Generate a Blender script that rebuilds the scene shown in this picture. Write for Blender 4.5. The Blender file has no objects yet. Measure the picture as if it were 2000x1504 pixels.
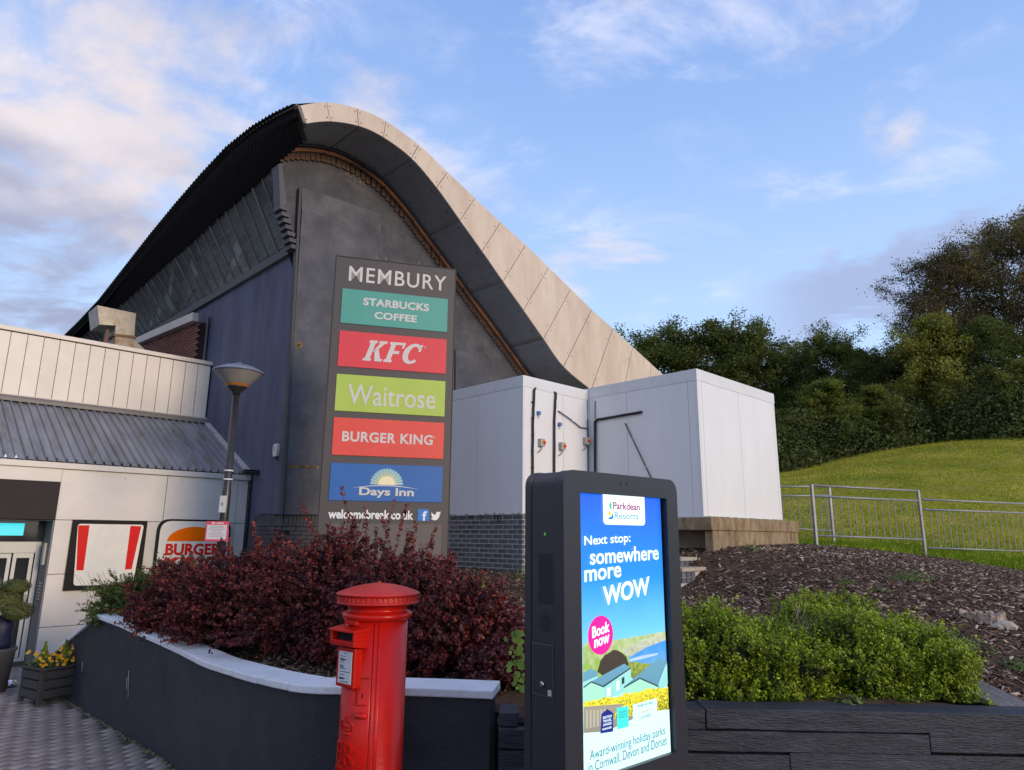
import bpy, math, random
import numpy as np
from mathutils import Vector, Matrix
random.seed(7); RNG = np.random.default_rng(7)
SC = bpy.context.scene
COL = SC.collection
rad = math.radians
# ------------------------------------------------------------------ camera
EYE = 2.05; FPX = 1330.0; PITCH = rad(12.5); ROLL = rad(.5)
_R0 = np.array([1, 0, 0.]); _U0 = np.array([0, -math.sin(PITCH), math.cos(PITCH)]); _F = np.array([0, math.cos(PITCH), math.sin(PITCH)])
_R = math.cos(ROLL)*_R0 + math.sin(ROLL)*_U0; _U = -math.sin(ROLL)*_R0 + math.cos(ROLL)*_U0
CAM = np.array([0, 0, EYE])
cd = bpy.data.cameras.new('camera'); cam = bpy.data.objects.new('camera', cd); COL.objects.link(cam)
cd.sensor_fit = 'HORIZONTAL'; cd.sensor_width = 36; cd.lens = 36*FPX/2000; cd.clip_end = 3000; cd.clip_start = .05
m4 = Matrix.Identity(4)
for i in range(3):
    m4[i][0] = _R[i]; m4[i][1] = _U[i]; m4[i][2] = -_F[i]; m4[i][3] = CAM[i]
cam.matrix_world = m4
SC.camera = cam
# ------------------------------------------------------------------ sky and sun
SUN_EL = rad(13); SUN_AZ = rad(132)          # azimuth clockwise from +Y : behind the camera, to the right
W = bpy.data.worlds.new('World'); SC.world = W; W.use_nodes = True
nt = W.node_tree; N = nt.nodes; LK = nt.links
for n in list(N): N.remove(n)
def nd(t, **k):
    n = N.new(t)
    for a, b in k.items():
        if a == 'op': n.operation = b
        else: setattr(n, a, b)
    return n
def lk(a, b): LK.new(a, b)
def mth(op, a, b=None, c=None, clamp=False):
    n = N.new('ShaderNodeMath'); n.operation = op; n.use_clamp = clamp
    for i, v in enumerate((a, b, c)):
        if v is None: continue
        if isinstance(v, (int, float)): n.inputs[i].default_value = v
        else: lk(v, n.inputs[i])
    return n.outputs[0]
def mixc(f, a, b, mode='MIX'):
    n = N.new('ShaderNodeMix'); n.data_type = 'RGBA'; n.blend_type = mode
    if isinstance(f, (int, float)): n.inputs[0].default_value = f
    else: lk(f, n.inputs[0])
    for i, v in ((6, a), (7, b)):
        if isinstance(v, tuple): n.inputs[i].default_value = (*v, 1)
        else: lk(v, n.inputs[i])
    return n.outputs[2]
out = nd('ShaderNodeOutputWorld'); bg = nd('ShaderNodeBackground')
sky = nd('ShaderNodeTexSky'); sky.sky_type = 'NISHITA'; sky.sun_disc = False
sky.sun_elevation = SUN_EL; sky.sun_rotation = SUN_AZ; sky.air_density = 1.0; sky.dust_density = .6; sky.ozone_density = 2.0
tc = nd('ShaderNodeTexCoord'); sp = nd('ShaderNodeSeparateXYZ'); lk(tc.outputs['Generated'], sp.inputs[0])
vx, vy, vz = sp.outputs
zc = mth('MAXIMUM', vz, 0.0)
# sky colour: physical sky pulled towards the clear evening blue of the photograph
ramp = nd('ShaderNodeValToRGB'); lk(zc, ramp.inputs[0])
cr = ramp.color_ramp; cr.elements[0].position = 0; cr.elements[0].color = (7.0, 8.9, 11.2, 1)
cr.elements[1].position = .9; cr.elements[1].color = (1.6, 2.9, 7.0, 1)
for p, c in ((.14, (6.4, 8.7, 12.0)), (.32, (5.0, 7.1, 10.9)), (.55, (3.2, 5.1, 9.3))):
    e = cr.elements.new(p); e.color = (*c, 1)
skyc = mixc(.82, sky.outputs[0], ramp.outputs[0])
# clouds
dn = mth('ADD', zc, .20)
cx = mth('DIVIDE', vx, dn); cy = mth('DIVIDE', vy, dn)
cmb = nd('ShaderNodeCombineXYZ'); lk(cx, cmb.inputs[0]); lk(cy, cmb.inputs[1])
def cnoise(scale, loc, rot, sc, rough, dist, detail=9):
    n = nd('ShaderNodeTexNoise'); n.inputs['Scale'].default_value = scale; n.inputs['Detail'].default_value = detail; n.inputs['Roughness'].default_value = rough; n.inputs['Distortion'].default_value = dist
    m = nd('ShaderNodeMapping'); m.inputs['Location'].default_value = loc; m.inputs['Rotation'].default_value = (0, 0, rad(rot)); m.inputs['Scale'].default_value = sc
    lk(cmb.outputs[0], m.inputs[0]); lk(m.outputs[0], n.inputs['Vector']); return n
def smooth(v, a, b):
    n = nd('ShaderNodeMapRange'); n.interpolation_type = 'SMOOTHSTEP'; lk(v, n.inputs[0]); n.inputs[1].default_value = a; n.inputs[2].default_value = b; return n.outputs[0]
n1 = cnoise(2.3, (5.3, 9.1, 0), -35, (1, 1.3, 1), .58, .3)
n2 = cnoise(3.6, (0.4, 5.2, 0), 40, (1, 1.35, 1), .62, .5, 10)
n3 = cnoise(2.6, (7.4, 2.2, 0), 10, (1, 1, 1), .5, .2, 6)
left = mth('MULTIPLY_ADD', vx, -1.25, .10, True)                       # the cloud bank lies to the left
base = mth('MULTIPLY_ADD', left, .22, mth('MULTIPLY_ADD', mth('MAXIMUM', vx, 0.0), -.16, n1.outputs[0]))
bank = smooth(base, .53, .74)
lowl = mth('MULTIPLY', left, smooth(zc, .62, .18))
thick = mth('MULTIPLY_ADD', lowl, .62, mth('MULTIPLY_ADD', n3.outputs[0], .9, -.12))
core = smooth(thick, .37, .72)
cloudc = mixc(core, (7.9, 7.0, 6.9), (3.2, 3.4, 4.8))
s1 = mixc(mth('MULTIPLY', bank, .90), skyc, cloudc)
wmask = smooth(mth('MULTIPLY_ADD', zc, .16, n2.outputs[0]), .56, .86)
patch = smooth(mth('MULTIPLY_ADD', zc, .25, n3.outputs[0]), .46, .72)
s2 = mixc(mth('MULTIPLY', mth('MULTIPLY', wmask, mth('MULTIPLY_ADD', patch, .85, .15)), .62), s1, (8.8, 8.7, 9.8))
# low bluish streak on the right, near the horizon
st = nd('ShaderNodeMapRange'); st.interpolation_type = 'SMOOTHSTEP'
az = mth('ARCTAN2', vx, vy)
line = mth('MULTIPLY_ADD', mth('SUBTRACT', az, .44), .22, .298)
dd = mth('ABSOLUTE', mth('SUBTRACT', vz, line))
wd = mth('MULTIPLY_ADD', n2.outputs[0], .22, -.045)
lk(mth('SUBTRACT', wd, dd), st.inputs[0]); st.inputs[1].default_value = 0; st.inputs[2].default_value = .05
gate = nd('ShaderNodeMapRange'); gate.interpolation_type = 'SMOOTHSTEP'; lk(az, gate.inputs[0]); gate.inputs[1].default_value = .30; gate.inputs[2].default_value = .46
s3 = mixc(mth('MULTIPLY', mth('MULTIPLY', st.outputs[0], gate.outputs[0]), .85), s2, (3.5, 4.2, 6.4))
lk(s3, bg.inputs[0]); bg.inputs[1].default_value = .075
lk(bg.outputs[0], out.inputs[0])
sd = bpy.data.lights.new('sun', 'SUN'); sd.energy = 1.35; sd.angle = rad(14); sd.color = (1, .76, .52)
so = bpy.data.objects.new('sun', sd); COL.objects.link(so)
sv = Vector((math.sin(SUN_AZ)*math.cos(SUN_EL), math.cos(SUN_AZ)*math.cos(SUN_EL), math.sin(SUN_EL)))
so.rotation_euler = sv.to_track_quat('Z', 'Y').to_euler(); so.location = (20, -20, 20)
SC.view_settings.view_transform = 'Standard'; SC.view_settings.look = 'None'; SC.view_settings.gamma = 1
SC.view_settings.exposure = 0.65; SC.view_settings.use_curve_mapping = False

# ------------------------------------------------------------------ helpers: measuring
def ray(x, y): return _F + _R*(x-1000)/FPX - _U*(y-752)/FPX
def atY(x, y, Y): d = ray(x, y); return CAM + d*Y/d[1]
def atZ(x, y, z): d = ray(x, y); return CAM + d*(z-EYE)/d[2]
def onpl(x, y, p, n):
    d = ray(x, y); p = np.array(p, float); n = np.array(n, float); return CAM + d*np.dot(p-CAM, n)/np.dot(d, n)
GA = rad(45.5)
A = np.array([math.sin(GA), math.cos(GA), 0]); B = np.array([-math.cos(GA), math.sin(GA), 0])
G0 = np.array([-4.11, 12.6, 0]); GROT = rad(90)-GA
def L(a, b, z=0): return G0 + A*a + B*b + np.array([0, 0, z])
def w2g(p): q = np.array(p)-G0; return np.array([q@A, q@B, p[2]])
def gb(x, y, b): p = w2g(onpl(x, y, L(0, b), B)); return p[0], p[2]      # (a, z) on a plane b = const
def ga(x, y, a): p = w2g(onpl(x, y, L(a, 0), A)); return p[1], p[2]      # (b, z) on a plane a = const

# ------------------------------------------------------------------ helpers: materials
MATS = {}
def mat(name, col, rough=.6, var=.12, scale=6., col2=None, bump=0., bscale=40., metal=0., spec=.5, stretch=(1, 1, 1),
        island=0., rand=0., trans=0., emit=None, estr=1., dirt_or_glare=None, dscale=1.5, damt=.5, coat=0.):
    if name in MATS: return MATS[name]
    m = bpy.data.materials.new(name); m.use_nodes = True; t = m.node_tree; n = t.nodes; l = t.links
    for q in list(n): n.remove(q)
    o = n.new('ShaderNodeOutputMaterial'); p = n.new('ShaderNodeBsdfPrincipled')
    tcn = n.new('ShaderNodeTexCoord'); mpn = n.new('ShaderNodeMapping'); mpn.inputs['Scale'].default_value = stretch
    l.new(tcn.outputs['Object'], mpn.inputs[0])
    nz = n.new('ShaderNodeTexNoise'); nz.inputs['Scale'].default_value = scale; nz.inputs['Detail'].default_value = 6; nz.inputs['Roughness'].default_value = .6
    l.new(mpn.outputs[0], nz.inputs['Vector'])
    c2 = col2 or tuple(min(1, c*(1+var)) for c in col); c1 = col if col2 else tuple(c*(1-var) for c in col)
    rp = n.new('ShaderNodeValToRGB'); rp.color_ramp.elements[0].position = .33; rp.color_ramp.elements[1].position = .67
    rp.color_ramp.elements[0].color = (*c1, 1); rp.color_ramp.elements[1].color = (*c2, 1)
    l.new(nz.outputs[0], rp.inputs[0]); cur = rp.outputs[0]
    if dirt_or_glare:
        n3 = n.new('ShaderNodeTexNoise'); n3.inputs['Scale'].default_value = dscale; n3.inputs['Detail'].default_value = 9; n3.inputs['Roughness'].default_value = .7
        l.new(mpn.outputs[0], n3.inputs['Vector'])
        r3 = n.new('ShaderNodeMapRange'); r3.inputs[1].default_value = .5; r3.inputs[2].default_value = .72; r3.inputs[4].default_value = damt; l.new(n3.outputs[0], r3.inputs[0])
        mx = n.new('ShaderNodeMix'); mx.data_type = 'RGBA'; l.new(r3.outputs[0], mx.inputs[0]); l.new(cur, mx.inputs[6]); mx.inputs[7].default_value = (*dirt_or_glare, 1); cur = mx.outputs[2]
    for amt, src in ((island, 'ShaderNodeNewGeometry'), (rand, 'ShaderNodeObjectInfo')):
        if amt:
            gi = n.new(src); hv = n.new('ShaderNodeHueSaturation')
            r = n.new('ShaderNodeMapRange'); r.inputs[3].default_value = 1-amt; r.inputs[4].default_value = 1+amt
            l.new(gi.outputs['Random Per Island' if src == 'ShaderNodeNewGeometry' else 'Random'], r.inputs[0]); l.new(r.outputs[0], hv.inputs['Value'])
            r2 = n.new('ShaderNodeMapRange'); r2.inputs[3].default_value = .5-amt*.05; r2.inputs[4].default_value = .5+amt*.05
            l.new(gi.outputs['Random Per Island' if src == 'ShaderNodeNewGeometry' else 'Random'], r2.inputs[0]); l.new(r2.outputs[0], hv.inputs['Hue'])
            l.new(cur, hv.inputs['Color']); cur = hv.outputs[0]
    l.new(cur, p.inputs['Base Color']); p.inputs['Roughness'].default_value = rough; p.inputs['Metallic'].default_value = metal
    p.inputs['Specular IOR Level'].default_value = spec
    p.inputs['Coat Weight'].default_value = coat; p.inputs['Coat Roughness'].default_value = .12
    if emit:
        p.inputs['Emission Color'].default_value = (*emit, 1); p.inputs['Emission Strength'].default_value = estr
    if bump:
        nb = n.new('ShaderNodeTexNoise'); nb.inputs['Scale'].default_value = bscale; nb.inputs['Detail'].default_value = 5; l.new(mpn.outputs[0], nb.inputs['Vector'])
        bn = n.new('ShaderNodeBump'); bn.inputs['Strength'].default_value = bump; bn.inputs['Distance'].default_value = .02; l.new(nb.outputs[0], bn.inputs['Height']); l.new(bn.outputs[0], p.inputs['Normal'])
    if trans:
        tr = n.new('ShaderNodeBsdfTranslucent'); l.new(cur, tr.inputs[0]); mx = n.new('ShaderNodeMixShader'); mx.inputs[0].default_value = trans
        l.new(p.outputs[0], mx.inputs[1]); l.new(tr.outputs[0], mx.inputs[2]); l.new(mx.outputs[0], o.inputs[0])
    else: l.new(p.outputs[0], o.inputs[0])
    MATS[name] = m; return m
def flat(name, col, rough=.45, **k): return mat(name, col, rough, var=.04, **k)
def glow(name, col, s=1.):
    if name in MATS: return MATS[name]
    m = bpy.data.materials.new(name); m.use_nodes = True; p = m.node_tree.nodes['Principled BSDF']
    p.inputs['Base Color'].default_value = (.01, .01, .01, 1); p.inputs['Roughness'].default_value = .25
    p.inputs['Emission Color'].default_value = (*col, 1); p.inputs['Emission Strength'].default_value = s
    MATS[name] = m; return m

# ------------------------------------------------------------------ helpers: meshes and things
OFF = {}
def add_obj(name, me, m, parent):
    if m is not None:
        for q in (m if isinstance(m, (list, tuple)) else [m]): me.materials.append(q)
    o = bpy.data.objects.new(name, me); COL.objects.link(o)
    if parent is not None: o.parent = parent; OFF[o.name] = OFF.get(parent.name, (0, 0, 0))
    return o
def mesh_np(name, V, F, smooth=False, mi=None):
    V = np.asarray(V, np.float32); F = np.asarray(F, np.int32); me = bpy.data.meshes.new(name)
    me.vertices.add(len(V)); me.vertices.foreach_set('co', V.ravel())
    k = F.shape[1]; me.loops.add(F.size); me.loops.foreach_set('vertex_index', F.ravel())
    me.polygons.add(len(F)); me.polygons.foreach_set('loop_start', np.arange(0, F.size, k, dtype=np.int32)); me.polygons.foreach_set('loop_total', np.full(len(F), k, np.int32))
    if mi is not None: me.polygons.foreach_set('material_index', np.asarray(mi, np.int32))
    if smooth: me.polygons.foreach_set('use_smooth', np.ones(len(F), bool))
    me.update(calc_edges=True); return me
class MB:
    def __init__(s): s.v = []; s.f = []; s.sm = []
    def add(s, V, F, smooth=False):
        o = len(s.v); s.v += [tuple(map(float, q)) for q in V]; s.f += [tuple(i+o for i in q) for q in F]; s.sm += [smooth]*len(F); return s
    def box(s, x0, x1, y0, y1, z0, z1):
        V = [(x, y, z) for z in (z0, z1) for y in (y0, y1) for x in (x0, x1)]
        return s.add(V, [(0, 2, 3, 1), (4, 5, 7, 6), (0, 1, 5, 4), (2, 6, 7, 3), (0, 4, 6, 2), (1, 3, 7, 5)])
    def prism(s, poly, y0, y1):           # poly in (x, z), extruded along y
        n = len(poly); ar = sum(poly[i][0]*poly[(i+1) % n][1]-poly[(i+1) % n][0]*poly[i][1] for i in range(n))
        if ar < 0: poly = poly[::-1]
        V = [(x, y0, z) for x, z in poly]+[(x, y1, z) for x, z in poly]
        return s.add(V, [tuple(range(n)), tuple(range(2*n-1, n-1, -1))]+[(i, i+n, (i+1) % n+n, (i+1) % n) for i in range(n)])
    def prism_x(s, poly, x0, x1):         # poly in (y, z), extruded along x
        n = len(poly); V = [(x0, y, z) for y, z in poly]+[(x1, y, z) for y, z in poly]
        ar = sum(poly[i][0]*poly[(i+1) % n][1]-poly[(i+1) % n][0]*poly[i][1] for i in range(n))
        F = [tuple(range(n-1, -1, -1)), tuple(range(n, 2*n))]+[(i, (i+1) % n, (i+1) % n+n, i+n) for i in range(n)]
        if ar < 0: F = [q[::-1] for q in F]
        return s.add(V, F)
    def prism_z(s, poly, z0, z1):
        n = len(poly); ar = sum(poly[i][0]*poly[(i+1) % n][1]-poly[(i+1) % n][0]*poly[i][1] for i in range(n))
        if ar < 0: poly = poly[::-1]
        V = [(x, y, z0) for x, y in poly]+[(x, y, z1) for x, y in poly]
        return s.add(V, [tuple(range(n-1, -1, -1)), tuple(range(n, 2*n))]+[(i, (i+1) % n, (i+1) % n+n, i+n) for i in range(n)])
    def hexa(s, P):                       # 8 corners: 4 bottom/front then 4 top/back
        return s.add(P, [(0, 3, 2, 1), (4, 5, 6, 7), (0, 1, 5, 4), (1, 2, 6, 5), (2, 3, 7, 6), (3, 0, 4, 7)])
    def tube(s, pts, r, n=8, smooth=True):
        pts = [Vector(tuple(map(float, p))) for p in pts]; k = len(pts); rr = r if isinstance(r, (list, tuple)) else [r]*k
        o = len(s.v); up = None
        for i, p in enumerate(pts):
            d = (pts[min(i+1, k-1)]-pts[max(i-1, 0)]).normalized()
            if up is None: up = Vector((0, 0, 1)) if abs(d.z) < .9 else Vector((1, 0, 0))
            u = d.cross(up).normalized(); w = u.cross(d).normalized(); up = w
            for j in range(n):
                t = 2*math.pi*j/n; q = p+u*math.cos(t)*rr[i]+w*math.sin(t)*rr[i]; s.v.append(tuple(q))
        for i in range(k-1):
            for j in range(n):
                s.f.append((o+i*n+j, o+i*n+(j+1) % n, o+(i+1)*n+(j+1) % n, o+(i+1)*n+j)); s.sm.append(smooth)
        s.f.append(tuple(o+j for j in range(n-1, -1, -1))); s.f.append(tuple(o+(k-1)*n+j for j in range(n))); s.sm += [False, False]
        return s
    def lathe(s, prof, n=32, c=(0, 0), smooth=True, caps=True):
        o = len(s.v)
        for r, z in prof:
            for j in range(n):
                t = 2*math.pi*j/n; s.v.append((c[0]+r*math.cos(t), c[1]+r*math.sin(t), z))
        for i in range(len(prof)-1):
            for j in range(n):
                s.f.append((o+i*n+j, o+i*n+(j+1) % n, o+(i+1)*n+(j+1) % n, o+(i+1)*n+j)); s.sm.append(smooth)
        if caps:
            s.f.append(tuple(o+j for j in range(n-1, -1, -1))); s.f.append(tuple(o+(len(prof)-1)*n+j for j in range(n))); s.sm += [False, False]
        return s
    def build(s, name, m, parent=None, off=None, bevel=0, kind=None, label=None):
        if off is None: off = OFF.get(parent.name, (0, 0, 0)) if parent is not None else (0, 0, 0)
        me = bpy.data.meshes.new(name)
        me.from_pydata([(x-off[0], y-off[1], z-off[2]) for x, y, z in s.v], [], s.f)
        me.polygons.foreach_set('use_smooth', s.sm); me.update()
        o = add_obj(name, me, m, parent)
        if bevel:
            b = o.modifiers.new('bevel', 'BEVEL'); b.width = bevel; b.segments = 2; b.limit_method = 'ANGLE'; b.angle_limit = rad(40)
        if kind: o['kind'] = kind
        if label: o['label'] = label
        return o
def thing(name, label, cat, loc=(0, 0, 0), rot=0, group=None, off=(0, 0, 0)):
    o = bpy.data.objects.new(name, None); COL.objects.link(o); o.location = tuple(map(float, loc)); o.rotation_euler = (0, 0, rot)
    o.empty_display_size = .2; o['label'] = label; o['category'] = cat
    if group: o['group'] = group
    OFF[o.name] = off; return o
def gthing(name, label, cat, a, b, z, group=None):      # thing aligned with the building grid; its parts are given in grid coordinates
    return thing(name, label, cat, L(a, b, z), GROT, group, (a, b, z))
def tag(o, label, cat, group=None):
    o['label'] = label; o['category'] = cat
    if group: o['group'] = group
    return o
_deps = None
def text_geo(s, bold=0., shear=0., space=1.):
    cu = bpy.data.curves.new('t', 'FONT'); cu.body = s; cu.size = 1; cu.offset = bold; cu.shear = shear; cu.space_character = space; cu.resolution_u = 4
    to = bpy.data.objects.new('t', cu); COL.objects.link(to)
    dg = bpy.context.evaluated_depsgraph_get(); dg.update()
    me = bpy.data.meshes.new_from_object(to.evaluated_get(dg))
    V = np.array([v.co[:] for v in me.vertices]); F = [tuple(p.vertices) for p in me.polygons]
    bpy.data.objects.remove(to); bpy.data.curves.remove(cu); bpy.data.meshes.remove(me)
    V[:, 0] -= (V[:, 0].min()+V[:, 0].max())/2; V[:, 1] -= (V[:, 1].min()+V[:, 1].max())/2
    w = np.ptp(V[:, 0]); h = np.ptp(V[:, 1]); return V, F, w, h
def text(s, parent, m, x, z, w, h, y, d=.003, bold=.012, shear=0, skew=0., space=1., name='lettering', sep=True):
    """lettering centred on (x, z) facing -y of the parent's frame, w wide and h high (h None keeps proportion)"""
    V, F, w0, h0 = text_geo(s, bold, shear, space); sx = w/w0; sz = (h/h0) if h else sx
    P = np.stack([V[:, 0]*sx+x, np.full(len(V), y-d), V[:, 1]*sz+V[:, 0]*sx*skew+z], 1); Q = P.copy(); Q[:, 1] = y
    n = len(P); mb = MB(); mb.add(P, F)
    ed = {}
    for f in F:
        for i in range(len(f)):
            e = (f[i], f[(i+1) % len(f)]); k = tuple(sorted(e)); ed[k] = None if k in ed else e
    mb.v += [tuple(q) for q in Q]; side = [(e[1], e[0], e[0]+n, e[1]+n) for e in ed.values() if e]
    mb.f += side; mb.sm += [False]*len(side)
    return mb.build(name, m, parent)
def catmull(P, k=6):
    P = np.asarray(P, float); out = []
    for i in range(len(P)-1):
        p0 = P[max(i-1, 0)]; p1 = P[i]; p2 = P[i+1]; p3 = P[min(i+2, len(P)-1)]
        for j in range(k):
            t = j/k; out.append(.5*((2*p1)+(-p0+p2)*t+(2*p0-5*p1+4*p2-p3)*t*t+(-p0+3*p1-3*p2+p3)*t**3))
    out.append(P[-1]); return np.array(out)
def rot_to(D, twist=None):                # rotation matrices whose z axis is D (n,3)
    D = D/np.linalg.norm(D, axis=1, keepdims=True); n = len(D)
    R_ = RNG.normal(size=(n, 3)) if twist is None else twist
    X = np.cross(R_, D); X /= np.linalg.norm(X, axis=1, keepdims=True)+1e-9; Y = np.cross(D, X)
    return np.stack([X, Y, D], 2)
def scatter(TV, TF, P, M, S):             # joined copies of a small template
    TV = np.asarray(TV, float); TF = np.asarray(TF); n = len(P); S = np.asarray(S)
    S = S[:, None]*np.ones((1, 3)) if S.ndim == 1 else S
    V = np.einsum('nij,nkj->nki', M, TV[None]*S[:, None, :])+P[:, None, :]
    F = TF[None]+(np.arange(n)*len(TV))[:, None, None]
    return V.reshape(-1, 3), F.reshape(-1, TF.shape[1])
LEAF_V = [(0, -.5, 0), (.27, -.08, .06), (0, .5, -.02), (-.27, -.08, .06)]; LEAF_F = [(0, 1, 2, 3)]
OVAL_V = [(0, -.5, 0), (.2, -.28, .05), (.25, .1, .06), (0, .5, 0), (-.25, .1, .06), (-.2, -.28, .05)]
OVAL_F = [(0, 1, 2, 3), (0, 3, 4, 5)]
def leaf_mesh(name, P, D, S, oval=False):
    V, F = scatter(OVAL_V if oval else LEAF_V, OVAL_F if oval else LEAF_F, P, rot_to(D), S); return mesh_np(name, V, F)
def unit(n):
    v = RNG.normal(size=(n, 3)); return v/np.linalg.norm(v, axis=1, keepdims=True)

# ------------------------------------------------------------------ terrain
CP = np.array([(-.1, 4.6, .98), (1, 4.5, 1.03), (3, 4.5, 1.02), (5, 4.5, .95), (8, 4.5, .8), (-5.2, 9.2, .55), (-4, 8.1, .85), (-3, 7.1, .85), (-1.5, 5.2, .95),
    (-3, 9, 1.05), (-2, 8, 1.1), (-3.4, 11.2, 1.15), (-5, 11.5, .6), (0, 7.5, 1.15), (.2, 10.7, 1.42), (-1.8, 12.2, 1.45), (2.6, 9.6, 1.42), (3, 10.3, 1.80), (5.1, 12.3, 1.93), (4.2, 11.2, 1.9),
    (4, 8.5, 1.55), (4.6, 7, 1.30), (6, 7, 1.22), (6.5, 10, 1.62), (8, 8, 1.3), (5.72, 12.95, 1.92), (6.7, 13.3, 1.86), (8.2, 13.8, 1.74), (9.8, 13.2, 1.5), (2.6, 7, 1.28),
    (7, 15, 1.95), (9, 16, 2.1), (12, 16, 2.2), (11.7, 29, 4.85), (16, 29, 5.8), (22.8, 29, 6.6), (9, 22, 3.5), (14, 22, 4.2), (18, 22, 4.7), (8, 30, 4.5), (10, 45, 4.8), (20, 45, 6.3),
    (38, 30, 7.5), (38, 45, 7.0), (0, 30, 4), (0, 45, 4.3), (-3, 17, 1.5), (4, 17, 2.), (25, 15, 2.6), (15, 11, 1.3), (15, 7, 1.0), (12, 4.5, .75), (-14, 40, 2.5), (60, 20, 4), (60, 70, 7), (10, 80, 4.5), (-30, 80, 2), (3.45, 4.6, .82), (4.2, 4.7, .78), (3.0, 4.9, 1.0)])
def _tps(r): return np.where(r > 1e-9, r*r*np.log(r+1e-9), 0)
def _solve():
    X = CP[:, :2]/10; n = len(X); K = _tps(np.linalg.norm(X[:, None]-X[None], axis=2))+np.eye(n)*1e-3
    Pm = np.hstack([np.ones((n, 1)), X]); M = np.zeros((n+3, n+3)); M[:n, :n] = K; M[:n, n:] = Pm; M[n:, :n] = Pm.T
    return np.linalg.solve(M, np.r_[CP[:, 2], 0, 0, 0])
_W = _solve()
def hz(x, y):
    x = np.atleast_1d(np.asarray(x, float)); y = np.atleast_1d(np.asarray(y, float)); Q = np.stack([x.ravel(), y.ravel()], 1)/10; X = CP[:, :2]/10
    K = _tps(np.linalg.norm(Q[:, None]-X[None], axis=2)); r = K@_W[:len(X)]+_W[len(X)]+Q@_W[len(X)+1:]; return r.reshape(x.shape)
def H1(x, y): return float(hz(x, y)[0])
def in_poly(x, y, poly):
    c = np.zeros(x.shape, bool); n = len(poly)
    for i in range(n):
        x1, y1 = poly[i]; x2, y2 = poly[(i+1) % n]
        c ^= ((y1 > y) != (y2 > y)) & (x < (x2-x1)*(y-y1)/(y2-y1+1e-12)+x1)
    return c
def sheet(name, x0, x1, y0, y1, st, m, dz=0, poly=None, rough=0., smooth=True):
    xs = np.arange(x0, x1+st/2, st); ys = np.arange(y0, y1+st/2, st); X, Y = np.meshgrid(xs, ys); Z = hz(X, Y)+dz
    if rough: Z = Z+RNG.normal(size=Z.shape)*rough
    nx = len(xs); i, j = np.meshgrid(np.arange(nx-1), np.arange(len(ys)-1)); q = (j*nx+i).ravel(); F = np.stack([q, q+1, q+nx+1, q+nx], 1)
    if poly is not None:
        cxs = (X[:-1, :-1]+st/2).ravel(); cys = (Y[:-1, :-1]+st/2).ravel(); F = F[in_poly(cxs, cys, poly)]
    V = np.stack([X.ravel(), Y.ravel(), Z.ravel()], 1); u, inv = np.unique(F, return_inverse=True); F = inv.reshape(F.shape); V = V[u]
    o = add_obj(name, mesh_np(name, V, F, smooth), m, None); o['kind'] = 'structure'; return o

# retaining wall plan, from the foot of the wall and its coping
WALL = [(-6.25, 9.80, .36), (-6.05, 9.61, .48), (-5.45, 9.03, .79), (-4.93, 8.52, 1.05), (-4.28, 7.90, 1.02), (-3.65, 7.29, .98), (-3.16, 6.81, .95)]
for px, py, z in ((400, 1305, .955), (470, 1328, 1.0), (540, 1347, 1.05), (600, 1356, 1.08), (665, 1358, 1.09), (780, 1361, 1.09), (870, 1364, 1.09), (965, 1368, 1.09)):
    p = atZ(px, py, z); WALL.append((p[0], p[1], z))
WALL = np.array(WALL)
inner = [(x+.12, y+.16) for x, y, z in WALL[::-1]]
MULCH = [(6.5, 4.35), (11, 4.35), (12, 9), (9.9, 12.9), (8.25, 13.75), (6.7, 13.25), (5.7, 12.9), (5.2, 13.4), (3, 14), (-3.5, 14), (-6, 12.5)]+[(x, y) for x, y in inner[::-1]]+[(-.1, 4.35)]
lawn_m = mat('lawn_turf', (.20, .24, .018), .95, scale=.5, col2=(.44, .39, .05), bump=.6, bscale=60, dirt_or_glare=(.38, .29, .09), dscale=1.1, damt=.7, spec=.1)
mulch_m = mat('mulch_soil', (.065, .040, .026), 1, scale=9, col2=(.15, .10, .07), bump=1, bscale=120, spec=.1, dirt_or_glare=(.2, .15, .12), dscale=.6, damt=.4)
sheet('lawn', -8, 14, 13.0, 22, .35, lawn_m, -.06)
LAWNP = None
sheet('lawn', 14, 64, 4, 80, 1.0, lawn_m, -.06, poly=[(14, 4), (64, 4), (64, 80), (14, 80)])
sheet('lawn', -30, 14, 22, 80, 1.0, lawn_m, -.06)
sheet('lawn', 8, 14, 4, 13, .25, lawn_m, -.06)
sheet('mulch_bank', -7, 13, 4.2, 14.3, .09, mulch_m, 0, MULCH, .006)
g = MB(); g.add([(-600, -600, 0), (600, -600, 0), (600, 600, 0), (-600, 600, 0)], [(0, 1, 2, 3)])
ground = g.build('ground', mat('asphalt_ground', (.075, .072, .072), .95, var=.3, scale=30, bump=.4, bscale=150)); ground['kind'] = 'structure'
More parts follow.
